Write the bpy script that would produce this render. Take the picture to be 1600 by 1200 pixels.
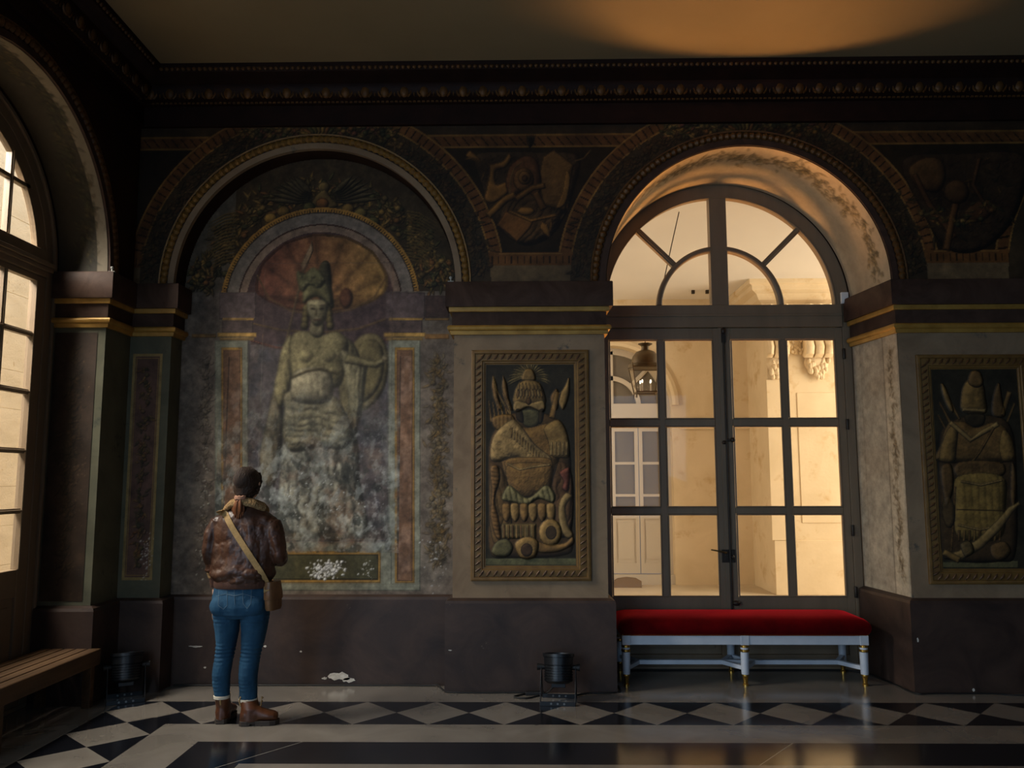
import bpy, bmesh, math, random
import numpy as np
from mathutils import Vector, Matrix
from mathutils.bvhtree import BVHTree
PI = math.pi
random.seed(7); RNG = np.random.default_rng(7)
C = bpy.context.scene.collection
for o in list(bpy.data.objects): bpy.data.objects.remove(o)

# ------------------------------------------------------------------ camera
FPX, PITCH, YAW, ROLL, EYE = 1271.1, math.radians(6.652), math.radians(-.856), math.radians(-.1225), 1.55
def cam_axes():
    cp, sp, cy, sy = math.cos(PITCH), math.sin(PITCH), math.cos(YAW), math.sin(YAW)
    f = Vector((sy*cp, cy*cp, sp)); r = Vector((cy, -sy, 0)); u = r.cross(f)
    cr, sr = math.cos(ROLL), math.sin(ROLL)
    return f, r*cr+u*sr, u*cr-r*sr
CF, CR, CU = cam_axes()
cam = bpy.data.objects.new('camera', bpy.data.cameras.new('camera')); C.objects.link(cam)
cam.matrix_world = Matrix(((CR.x, CU.x, -CF.x, 0), (CR.y, CU.y, -CF.y, 0), (CR.z, CU.z, -CF.z, EYE), (0, 0, 0, 1)))
cam.data.sensor_width = 36; cam.data.lens = FPX/1600*36; cam.data.clip_start = .05; cam.data.clip_end = 200
bpy.context.scene.camera = cam
def at(px, py, Y):                       # photo measurement -> point on the real plane y = Y
    d = CF*FPX + CR*(px-800) - CU*(py-600)
    return Vector((0, 0, EYE)) + d*(Y/d.y)
def xz(pts, Y): return [(at(a, b, Y).x, at(a, b, Y).z) for a, b in pts]

# ------------------------------------------------------------------ world, light, exposure
sc = bpy.context.scene
sc.view_settings.view_transform = 'Standard'; sc.view_settings.look = 'None'
sc.view_settings.gamma = 1; sc.view_settings.use_curve_mapping = False
sc.view_settings.exposure = 0.0
w = bpy.data.worlds.new('world'); sc.world = w; w.use_nodes = True
w.node_tree.nodes['Background'].inputs[0].default_value = (.55, .68, .9, 1)
w.node_tree.nodes['Background'].inputs[1].default_value = .25
def area(name, loc, target, sx, sy, power, col, spread=180):
    l = bpy.data.lights.new(name, 'AREA'); l.shape = 'RECTANGLE'; l.size = sx; l.size_y = sy
    l.energy = power; l.color = col; l.spread = math.radians(spread)
    o = bpy.data.objects.new(name, l); C.objects.link(o); o.location = loc
    o.rotation_euler = (Vector(target)-Vector(loc)).to_track_quat('-Z', 'Y').to_euler(); return o
COOL, NEUT = (.74, .87, 1.0), (1, .95, .86)
# daylight through the windows behind the camera (rear wall) and the nearer windows of the left wall
area('rear_window_daylight', (-2.72, -3.45, 2.0), (-2.4, 6, .6), .55, 3.0, 7, (.86, .93, 1.0), 130)
area('left_window_daylight_a', (-3.44, 1.33, 1.9), (0, 4.2, .2), 2.1, 3.0, 58, (.70, .85, 1.0), 140)
area('left_window_daylight_b', (-3.44, -2.05, 1.9), (0, 2.2, .2), 2.1, 3.0, 70, (.40, .66, 1.0), 140)
# daylight falling into the narrow court outside the left window, and through that window
area('left_court_daylight', (-4.3, 8.3, 7.0), (-5.6, 8.3, 1.0), 7.0, 1.0, 190, (.88, .94, 1))
area('rear_window_daylight_b', (2.6, -3.45, 2.0), (1.9, 6, 0), 1.6, 2.6, 15, (.42, .68, 1.0), 120)
area('left_court_sky', (-5.15, 4.45, 4.9), (-1.9, 5.9, .9), 1.9, 1.9, 700, (1, .93, .85), 150)
# daylight entering the portico from its open right end, and an added lamp standing in for sun off its paving
area('portico_daylight_right', (7.4, 8.9, 2.4), (2.6, 12.2, 2.2), 3.0, 3.6, 330, (1, .85, .64))
area('portico_daylight_left', (-3.1, 8.9, 2.4), (1.4, 12.2, 2.2), 2.6, 3.6, 190, (1, .87, .69))
area('paving_bounce_standin', (1.95, 8.0, .13), (1.80, 7.0, 1.86), 2.4, .5, 40, (1, .49, .17), 46)

# ------------------------------------------------------------------ materials
def lin(c):
    c = np.asarray(c, float)/255.0
    return np.where(c <= .04045, c/12.92, ((c+.055)/1.055)**2.4)
def rgba(c): return (*[float(v) for v in lin(c)], 1.0)
MATS = {}
def mat(name, col, rough=.6, col2=None, scale=3.0, detail=6, distort=0, lo=.35, hi=.65, metal=0, bump=0, bscale=30, spec=.5, coat=0,
        stretch=(1, 1, 1), wear=None, wear_lo=.66, wear_hi=.72, wear_scale=9, sheen=0, bstretch=(1, 1, 1), emit=0):
    if name in MATS: return MATS[name]
    m = bpy.data.materials.new(name); m.use_nodes = True; nt = m.node_tree; N, L = nt.nodes, nt.links
    b = N['Principled BSDF']; b.inputs['Roughness'].default_value = rough; b.inputs['Metallic'].default_value = metal
    b.inputs['Specular IOR Level'].default_value = spec; b.inputs['Coat Weight'].default_value = coat; b.inputs['Coat Roughness'].default_value = .2
    b.inputs['Sheen Weight'].default_value = sheen
    tc = N.new('ShaderNodeTexCoord'); mp = N.new('ShaderNodeMapping'); L.new(tc.outputs['Object'], mp.inputs[0]); mp.inputs['Scale'].default_value = stretch
    out = None
    if col2 is not None:
        n = N.new('ShaderNodeTexNoise'); n.inputs['Scale'].default_value = scale; n.inputs['Detail'].default_value = detail
        n.inputs['Roughness'].default_value = .62; n.inputs['Distortion'].default_value = distort; L.new(mp.outputs[0], n.inputs['Vector'])
        r = N.new('ShaderNodeValToRGB'); r.color_ramp.elements[0].position = lo; r.color_ramp.elements[1].position = hi
        r.color_ramp.elements[0].color = rgba(col); r.color_ramp.elements[1].color = rgba(col2); L.new(n.outputs['Fac'], r.inputs[0]); out = r.outputs[0]
    if wear is not None:
        n = N.new('ShaderNodeTexNoise'); n.inputs['Scale'].default_value = wear_scale; n.inputs['Detail'].default_value = 8; n.inputs['Roughness'].default_value = .7
        L.new(tc.outputs['Object'], n.inputs['Vector'])
        r = N.new('ShaderNodeMapRange'); r.inputs[1].default_value = wear_lo; r.inputs[2].default_value = wear_hi; L.new(n.outputs['Fac'], r.inputs[0])
        mx = N.new('ShaderNodeMix'); mx.data_type = 'RGBA'; L.new(r.outputs[0], mx.inputs['Factor'])
        if out: L.new(out, mx.inputs['A'])
        else: mx.inputs['A'].default_value = rgba(col)
        mx.inputs['B'].default_value = rgba(wear); out = mx.outputs['Result']
    if out: L.new(out, b.inputs['Base Color'])
    else: b.inputs['Base Color'].default_value = rgba(col)
    if bump:
        mp2 = N.new('ShaderNodeMapping'); L.new(tc.outputs['Object'], mp2.inputs[0]); mp2.inputs['Scale'].default_value = bstretch
        n = N.new('ShaderNodeTexNoise'); n.inputs['Scale'].default_value = bscale; n.inputs['Detail'].default_value = 5; L.new(mp2.outputs[0], n.inputs['Vector'])
        bp = N.new('ShaderNodeBump'); bp.inputs['Strength'].default_value = bump; bp.inputs['Distance'].default_value = .02
        L.new(n.outputs['Fac'], bp.inputs['Height']); L.new(bp.outputs[0], b.inputs['Normal'])
    if emit:
        b.inputs['Emission Color'].default_value = rgba(col); b.inputs['Emission Strength'].default_value = emit
    MATS[name] = m; return m
def painted_mat(name, rough=.62, gain=1.0, wear=(150, 140, 125), wear_lo=.70, wear_hi=.78, wear_scale=7, mottling=.35, bump=.12):
    m = bpy.data.materials.new(name); m.use_nodes = True; nt = m.node_tree; N, L = nt.nodes, nt.links
    b = N['Principled BSDF']; b.inputs['Roughness'].default_value = rough; b.inputs['Specular IOR Level'].default_value = .3
    a = N.new('ShaderNodeAttribute'); a.attribute_name = 'paint'
    tc = N.new('ShaderNodeTexCoord')
    n = N.new('ShaderNodeTexNoise'); n.inputs['Scale'].default_value = 14; n.inputs['Detail'].default_value = 9; n.inputs['Roughness'].default_value = .7
    L.new(tc.outputs['Object'], n.inputs['Vector'])
    r = N.new('ShaderNodeMapRange'); r.inputs[1].default_value = .3; r.inputs[2].default_value = .7; r.inputs[3].default_value = gain*(1-mottling); r.inputs[4].default_value = gain*(1+mottling)
    L.new(n.outputs['Fac'], r.inputs[0])
    v = N.new('ShaderNodeVectorMath'); v.operation = 'SCALE'; L.new(a.outputs['Color'], v.inputs[0]); L.new(r.outputs[0], v.inputs['Scale'])
    n2 = N.new('ShaderNodeTexNoise'); n2.inputs['Scale'].default_value = wear_scale; n2.inputs['Detail'].default_value = 10; n2.inputs['Roughness'].default_value = .75
    L.new(tc.outputs['Object'], n2.inputs['Vector'])
    r2 = N.new('ShaderNodeMapRange'); r2.inputs[1].default_value = wear_lo; r2.inputs[2].default_value = wear_hi; r2.inputs[4].default_value = .6; L.new(n2.outputs['Fac'], r2.inputs[0])
    mx = N.new('ShaderNodeMix'); mx.data_type = 'RGBA'; L.new(r2.outputs[0], mx.inputs['Factor']); L.new(v.outputs[0], mx.inputs['A']); mx.inputs['B'].default_value = rgba(wear)
    L.new(mx.outputs['Result'], b.inputs['Base Color'])
    bp = N.new('ShaderNodeBump'); bp.inputs['Strength'].default_value = bump; bp.inputs['Distance'].default_value = .01; L.new(n.outputs['Fac'], bp.inputs['Height']); L.new(bp.outputs[0], b.inputs['Normal'])
    return m
def glass_mat():
    m = bpy.data.materials.new('window_glass'); m.use_nodes = True; nt = m.node_tree; N, L = nt.nodes, nt.links
    for n in list(N): N.remove(n)
    o = N.new('ShaderNodeOutputMaterial'); t = N.new('ShaderNodeBsdfTransparent'); t.inputs[0].default_value = (.97, .97, .955, 1)
    g = N.new('ShaderNodeBsdfGlossy'); g.inputs['Roughness'].default_value = .02; lw = N.new('ShaderNodeLayerWeight'); pw = N.new('ShaderNodeMath'); pw.operation = 'POWER'; L.new(lw.outputs['Facing'], pw.inputs[0]); pw.inputs[1].default_value = 4
    f = N.new('ShaderNodeMath'); f.operation = 'MULTIPLY_ADD'; L.new(pw.outputs[0], f.inputs[0]); f.inputs[1].default_value = .7; f.inputs[2].default_value = .012
    x = N.new('ShaderNodeMixShader'); L.new(f.outputs[0], x.inputs[0]); L.new(t.outputs[0], x.inputs[1]); L.new(g.outputs[0], x.inputs[2]); L.new(x.outputs[0], o.inputs[0])
    return m
GLASS = glass_mat()

# ------------------------------------------------------------------ mesh helpers
class MB:
    def __init__(s, xf=None): s.v = []; s.f = []; s.mi = []; s.m = 0; s.xf = xf
    def add(s, vs, fs):
        n = len(s.v); s.v += [s.xf(*p) if s.xf else tuple(p) for p in vs]
        s.f += [tuple(i+n for i in f) for f in fs]; s.mi += [s.m]*len(fs); return s
    def box(s, x0, x1, y0, y1, z0, z1):
        return s.add([(x0,y0,z0),(x1,y0,z0),(x1,y1,z0),(x0,y1,z0),(x0,y0,z1),(x1,y0,z1),(x1,y1,z1),(x0,y1,z1)],
                     [(0,3,2,1),(4,5,6,7),(0,1,5,4),(1,2,6,5),(2,3,7,6),(3,0,4,7)])
    def prism(s, pts, y0, y1):            # polygon in xz, extruded in y
        n = len(pts); vs = [(x,y0,z) for x,z in pts]+[(x,y1,z) for x,z in pts]
        return s.add(vs, [tuple(range(n)), tuple(range(2*n-1, n-1, -1))]+[(i, i+n, (i+1)%n+n, (i+1)%n) for i in range(n)])
    def loft(s, rings, cap=True, closed=True):
        n = len(rings[0]); vs = [tuple(p) for r in rings for p in r]; fs = []
        for k in range(len(rings)-1):
            for i in range(n if closed else n-1):
                j = (i+1) % n; fs.append((k*n+i, k*n+j, (k+1)*n+j, (k+1)*n+i))
        if cap and closed: fs += [tuple(range(n-1, -1, -1)), tuple(range((len(rings)-1)*n, len(rings)*n))]
        return s.add(vs, fs)
    def lathe(s, prof, c=(0,0,0), n=20, axis=(0,0,1)):
        q = Vector((0,0,1)).rotation_difference(Vector(axis)); c = Vector(c)
        return s.loft([[c + q @ Vector((r*math.cos(2*PI*i/n), r*math.sin(2*PI*i/n), z)) for i in range(n)] for r, z in prof])
    def tube(s, pts, r, n=10, cap=True):
        pts = [Vector(p) for p in pts]; rs = r if isinstance(r, (list, tuple)) else [r]*len(pts); rings = []
        t0 = (pts[1]-pts[0]).normalized(); up = Vector((0,0,1)) if abs(t0.z) < .9 else Vector((0,1,0))
        a = t0.cross(up).normalized()
        for i, p in enumerate(pts):
            t = ((pts[min(i+1, len(pts)-1)]-pts[i]).normalized() + (pts[i]-pts[max(i-1, 0)]).normalized()).normalized() if 0 < i < len(pts)-1 else ((pts[1]-pts[0]) if i == 0 else (pts[-1]-pts[-2])).normalized()
            a = (a - t*a.dot(t)).normalized(); b = t.cross(a); ri = rs[i]
            rx, ry = ri if isinstance(ri, (list, tuple)) else (ri, ri)
            rings.append([p + a*rx*math.cos(2*PI*k/n) + b*ry*math.sin(2*PI*k/n) for k in range(n)])
        return s.loft(rings, cap)
    def ball(s, c, r, n=12, m=8):
        rx, ry, rz = r if isinstance(r, (list, tuple)) else (r, r, r); vs = []; fs = []
        for j in range(m+1):
            th = PI*j/m
            for i in range(n): vs.append((c[0]+rx*math.sin(th)*math.cos(2*PI*i/n), c[1]+ry*math.sin(th)*math.sin(2*PI*i/n), c[2]+rz*math.cos(th)))
        for j in range(m):
            for i in range(n): fs.append((j*n+i, (j+1)*n+i, (j+1)*n+(i+1)%n, j*n+(i+1)%n))
        return s.add(vs, fs)
    def sweep(s, path, prof, closed=False):     # path in xy walked with the room on its right hand; prof = (offset to the room, z)
        P = [Vector((p[0], p[1])) for p in path]; rings = []
        for i, p in enumerate(P):
            d = []
            if i > 0: e = (P[i]-P[i-1]).normalized(); d.append(Vector((e.y, -e.x)))
            if i < len(P)-1: e = (P[i+1]-P[i]).normalized(); d.append(Vector((e.y, -e.x)))
            nrm = d[0] if len(d) == 1 else (d[0]+d[1])/(1+d[0].dot(d[1]))
            rings.append([(p.x+nrm.x*o, p.y+nrm.y*o, z) for o, z in prof])
        return s.loft(rings, True, True)
    def arcband(s, cx, cz, prof, a0=0, a1=PI, n=64, cap=True):   # prof = closed loop of (radius, y)
        return s.loft([[(cx+r*math.cos(a0+(a1-a0)*k/n), y, cz+r*math.sin(a0+(a1-a0)*k/n)) for r, y in prof] for k in range(n+1)], cap)
    def build(s, name, mats, parent=None, smooth=0, bevel=0, bseg=2):
        me = bpy.data.meshes.new(name); me.from_pydata([tuple(p) for p in s.v], [], s.f)
        ms = mats if isinstance(mats, (list, tuple)) else [mats]
        for m in ms: me.materials.append(m)
        if len(ms) > 1: me.polygons.foreach_set('material_index', s.mi)
        bm = bmesh.new(); bm.from_mesh(me); bmesh.ops.recalc_face_normals(bm, faces=bm.faces); bm.to_mesh(me); bm.free()
        if smooth: me.shade_smooth(); me.set_sharp_from_angle(angle=math.radians(smooth))
        o = bpy.data.objects.new(name, me); C.objects.link(o)
        if parent: o.parent = parent
        if bevel:
            md = o.modifiers.new('bevel', 'BEVEL'); md.width = bevel; md.segments = bseg; md.limit_method = 'ANGLE'; md.angle_limit = math.radians(40)
        return o
def tag(o, label, cat, group=None, kind=None):
    o['label'] = label; o['category'] = cat
    if group: o['group'] = group
    if kind: o['kind'] = kind
    return o
def thing(name, label, cat, loc=(0,0,0), rz=0, group=None):
    o = bpy.data.objects.new(name, None); C.objects.link(o); o.empty_display_size = .1
    o.location = loc; o.rotation_euler = (0, 0, rz); return tag(o, label, cat, group)
def struct(o): o['kind'] = 'structure'; return o
def empty_struct(name, loc=(0,0,0), rz=0):
    o = bpy.data.objects.new(name, None); C.objects.link(o); o.location = loc; o.rotation_euler = (0,0,rz); return struct(o)
def fuse(o, voxel, smooth_it=2, factor=.5):     # one continuous skin out of overlapping lofts
    r = o.modifiers.new('r', 'REMESH'); r.mode = 'VOXEL'; r.voxel_size = voxel
    if smooth_it:
        q = o.modifiers.new('s', 'SMOOTH'); q.iterations = smooth_it; q.factor = factor
    bpy.context.view_layer.update(); dg = bpy.context.evaluated_depsgraph_get(); me = bpy.data.meshes.new_from_object(o.evaluated_get(dg))
    o.modifiers.clear(); old = o.data; o.data = me; me.name = old.name; bpy.data.meshes.remove(old); me.shade_smooth(); return o
# ------------------------------------------------------------------ painting by rasterised strokes (colour attribute on real wall surfaces)
def vnoise(x, y, seed=0):
    rs = np.random.default_rng(seed); T = rs.random((256, 256))
    xi = np.floor(x).astype(int); yi = np.floor(y).astype(int); fx = x-xi; fy = y-yi
    fx = fx*fx*(3-2*fx); fy = fy*fy*(3-2*fy); a = lambda i, j: T[(xi+i) % 256, (yi+j) % 256]
    return (a(0,0)*(1-fx)+a(1,0)*fx)*(1-fy)+(a(0,1)*(1-fx)+a(1,1)*fx)*fy
def fbm(x, y, seed=0, octv=5):
    s = 0; amp = .5; t = 0
    for k in range(octv): s = s+amp*vnoise(x*2**k, y*2**k, seed+k); t += amp; amp *= .55
    return s/t
def spline(pts, n=6):
    P = np.array(pts, float); N = len(P); o = []
    for i in range(N):
        p0, p1, p2, p3 = P[i-1], P[i], P[(i+1) % N], P[(i+2) % N]
        for k in range(n):
            t = k/n; o.append(.5*((2*p1)+(-p0+p2)*t+(2*p0-5*p1+4*p2-p3)*t*t+(-p0+3*p1-3*p2+p3)*t**3))
    return np.array(o)
class Canvas:
    def __init__(s, x0, x1, z0, z1, step, col=(90,80,70)):
        s.nx = int(round((x1-x0)/step))+1; s.nz = int(round((z1-z0)/step))+1; s.step = step
        s.xs = np.linspace(x0, x1, s.nx); s.zs = np.linspace(z0, z1, s.nz); s.X, s.Z = np.meshgrid(s.xs, s.zs)
        s.c = np.zeros((s.nz, s.nx, 3)); s.c[:] = col; s.h = np.zeros((s.nz, s.nx))
    def win(s, x0, x1, z0, z1):
        i0, i1 = np.searchsorted(s.xs, [x0, x1]); j0, j1 = np.searchsorted(s.zs, [z0, z1])
        return slice(max(j0-1, 0), min(j1+1, s.nz)), slice(max(i0-1, 0), min(i1+1, s.nx))
    def mask(s, m, col, a=1.0):
        m = np.clip(m, 0, 1)[..., None]*a; s.c = s.c*(1-m)+np.array(col, float)*m
    def shade_mul(s, m, k): s.c *= (1-np.clip(m, 0, 1)*(1-k))[..., None]
    def shape(s, pts, col, bulge=.03, a=1.0, smooth=True, folds=None, edge=.70, line=1.2, tex=0, relief=0, lightdir=(-.45, .5)):
        P = spline(pts) if smooth else np.array(pts, float)
        W = s.win(P[:,0].min()-s.step*2, P[:,0].max()+s.step*2, P[:,1].min()-s.step*2, P[:,1].max()+s.step*2)
        X, Z = s.X[W], s.Z[W]
        if X.size == 0: return
        d2 = np.full(X.shape, 1e9); ins = np.zeros(X.shape, bool); Q = np.roll(P, -1, 0)
        for (ax, az), (bx, bz) in zip(P, Q):
            ex, ez = bx-ax, bz-az; L = ex*ex+ez*ez+1e-12; t = np.clip(((X-ax)*ex+(Z-az)*ez)/L, 0, 1)
            d2 = np.minimum(d2, (X-ax-t*ex)**2+(Z-az-t*ez)**2)
            if az != bz:
                c = ((az > Z) != (bz > Z)) & (X < ex*(Z-az)/ez+ax); ins ^= c
        d = np.sqrt(d2)*np.where(ins, 1, -1); al = np.clip(d/s.step+.5, 0, 1)*a
        b = max(bulge, 1e-4); t = np.clip(d/b, 0, 1); h = b*np.sqrt(np.clip(1-(1-t)**2, 0, 1))
        if folds:
            ang, wl, amp, wrp, sd = folds; ca, sa = math.cos(math.radians(ang)), math.sin(math.radians(ang))
            u = X*ca+Z*sa + wrp*(fbm(X*6, Z*6, sd)-.5); ph = 2*PI*u/wl
            h = h + amp*(np.abs(np.sin(ph/2))**.8)*np.clip(t*2, 0, 1)
        if tex: h = h+tex*fbm(X*60, Z*60, 5, 3)
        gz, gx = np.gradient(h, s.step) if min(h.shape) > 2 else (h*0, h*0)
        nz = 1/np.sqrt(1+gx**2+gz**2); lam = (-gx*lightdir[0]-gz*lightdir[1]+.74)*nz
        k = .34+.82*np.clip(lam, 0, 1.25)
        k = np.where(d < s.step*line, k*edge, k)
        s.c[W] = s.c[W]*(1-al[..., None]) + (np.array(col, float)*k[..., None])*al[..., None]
        if relief: s.h[W] = np.where(al > .5, np.maximum(s.h[W], relief*np.clip(h/b, 0, 1.5)), s.h[W])
    def stroke(s, pts, wd, col, a=1.0, bulge=None):
        P = np.array(pts, float); L = []; Rr = []
        for i in range(len(P)):
            t = P[min(i+1, len(P)-1)]-P[max(i-1, 0)]; t = t/(np.hypot(*t)+1e-9); n = np.array([-t[1], t[0]])
            ww = wd[i] if isinstance(wd, (list, tuple)) else wd
            L.append(P[i]+n*ww/2); Rr.append(P[i]-n*ww/2)
        s.shape(L+Rr[::-1], col, bulge or (max(wd) if isinstance(wd, (list, tuple)) else wd)/2, a, smooth=False)
    def ell(s, cx, cz, rx, rz, col, rot=0, n=14, **k):
        ca, sa = math.cos(rot), math.sin(rot)
        s.shape([(cx+rx*math.cos(2*PI*i/n)*ca-rz*math.sin(2*PI*i/n)*sa, cz+rx*math.cos(2*PI*i/n)*sa+rz*math.sin(2*PI*i/n)*ca) for i in range(n)], col, k.pop('bulge', min(rx, rz)), smooth=False, **k)
    def leaf(s, x, z, ang, ln, wd, col, a=1):
        ca, sa = math.cos(ang), math.sin(ang); f = lambda u, v: (x+u*ca-v*sa, z+u*sa+v*ca)
        s.shape([f(0,0), f(ln*.3, wd/2), f(ln*.65, wd*.4), f(ln, 0), f(ln*.65, -wd*.4), f(ln*.3, -wd/2)], col, wd/2, a, smooth=False)
    def garland(s, path, wd, n, cols, rng, size=.05, a=.9, fruit=.15):
        P = np.array(path, float)
        for _ in range(n):
            t = rng.random()*(len(P)-1); i = int(t); p = P[i]+(P[min(i+1, len(P)-1)]-P[i])*(t-i); d = P[min(i+1, len(P)-1)]-P[i]
            an = math.atan2(d[1], d[0]); off = rng.normal()*wd*.28; x = p[0]-math.sin(an)*off; z = p[1]+math.cos(an)*off; c = cols[rng.integers(len(cols))]
            if rng.random() < fruit: s.ell(x, z, size*.35, size*.33, c, n=8, a=a)
            else: s.leaf(x, z, an+rng.normal()*.9+(PI if rng.random() < .4 else 0), size*(.6+.7*rng.random()), size*.38, c, a)
    def mottle(s, seed, amt=.25, sc=5, streak=(1, 1), tint=None):
        n = fbm(s.X*sc*streak[0]+11, s.Z*sc*streak[1]+17, seed)-.5
        s.c *= (1+amt*2*n)[..., None]
        if tint is not None:
            m = np.clip((fbm(s.X*sc*.7+3, s.Z*sc*.7+5, seed+9)-.52)*6, 0, 1)*.5; s.mask(m, tint)
    def flakes(s, x0, x1, z0, z1, n, size, col, rng, a=.85):
        for _ in range(n):
            x = x0+(x1-x0)*np.clip(rng.normal(.5, .22), 0, 1); z = z0+(z1-z0)*np.clip(rng.normal(.5, .25), 0, 1); r = size*(.3+rng.random()**2*1.2)
            s.shape([(x+r*(.6+.7*rng.random())*math.cos(q), z+r*(.6+.7*rng.random())*math.sin(q)) for q in np.linspace(0, 2*PI, 8)[:-1]], col, r, a, smooth=False, edge=.95)
    def mesh(s, name, m, pos, keep=None, parent=None, flip=False):
        nx, nz = s.nx, s.nz; V = np.stack(pos(s.X, s.Z, s.h), -1).reshape(-1, 3)
        I = np.arange(nx*nz).reshape(nz, nx); q = np.stack([I[:-1,:-1], I[:-1,1:], I[1:,1:], I[1:,:-1]], -1)
        if keep is not None:
            K = keep(s.X, s.Z); q = q[(K[:-1,:-1] & K[:-1,1:] & K[1:,1:] & K[1:,:-1])]
        q = q.reshape(-1, 4); 
        if flip: q = q[:, ::-1]
        used = np.unique(q); mp = np.zeros(nx*nz, int); mp[used] = np.arange(len(used)); q = mp[q]
        me = bpy.data.meshes.new(name); me.from_pydata(V[used].tolist(), [], q.tolist()); me.materials.append(m)
        at_ = me.color_attributes.new('paint', 'FLOAT_COLOR', 'POINT'); L = lin(np.clip(s.c.reshape(-1, 3)[used], 0, 255))
        at_.data.foreach_set('color', np.concatenate([L, np.ones((len(L), 1))], 1).astype(np.float32).ravel())
        me.shade_smooth()
        o = bpy.data.objects.new(name, me); C.objects.link(o)
        if parent: o.parent = parent
        return o
# ------------------------------------------------------------------ the setting
ZS, RA = 3.06, 1.105                        # springing height and radius shared by every arch of the room
XL = -3.06; CEIL = 4.77
ARCH_L, ARCH_R = -1.635, 1.743
M_UP   = mat('old_dark_brown_wall_paint', (36, 20, 11), .8, (50, 30, 16), 3, bump=.15, bscale=40, spec=.2)
M_MARB = mat('grey_green_painted_marble', (122, 101, 79), .5, (150, 127, 100), 2.6, 8, 1.2, .3, .7, bump=.05, wear=(88, 84, 76), wear_lo=.6, wear_hi=.68, wear_scale=5, spec=.15)
M_MARG = mat('dark_green_painted_marble', (80, 80, 66), .55, (100, 98, 80), 2.6, 8, 1.2, .3, .7, bump=.05, wear=(64, 66, 58), wear_lo=.6, wear_hi=.68, wear_scale=5, spec=.12)
M_PLIN = mat('purple_brown_painted_marble', (40, 29, 25), .5, (70, 53, 44), 2.6, 9, .9, .32, .68, bump=.06, wear=(112, 98, 82), wear_lo=.68, wear_hi=.74, wear_scale=8, spec=.4)
M_CAP  = mat('dark_violet_brown_marble', (56, 42, 35), .5, (80, 62, 52), 4, 8, 1.4, .3, .7, bump=.06, spec=.08)
M_GOLD = mat('aged_gilding', (150, 112, 48), .42, (178, 138, 66), 8, metal=.25, bump=.06, spec=.4)
M_DGOLD = mat('darkened_gilding', (80, 52, 24), .5, (104, 70, 32), 20, metal=.2, bump=.1, spec=.4)
M_CORN = mat('dark_red_brown_cornice', (30, 15, 10), .6, (40, 21, 14), 6, bump=.05, spec=.2)
M_CEIL = mat('matt_cream_ceiling', (138, 120, 90), .9, (144, 126, 96), 1.2, spec=.1)
M_BARE = mat('bare_white_plaster', (214, 208, 196), .9, (180, 172, 160), 30, bump=.2)

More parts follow.
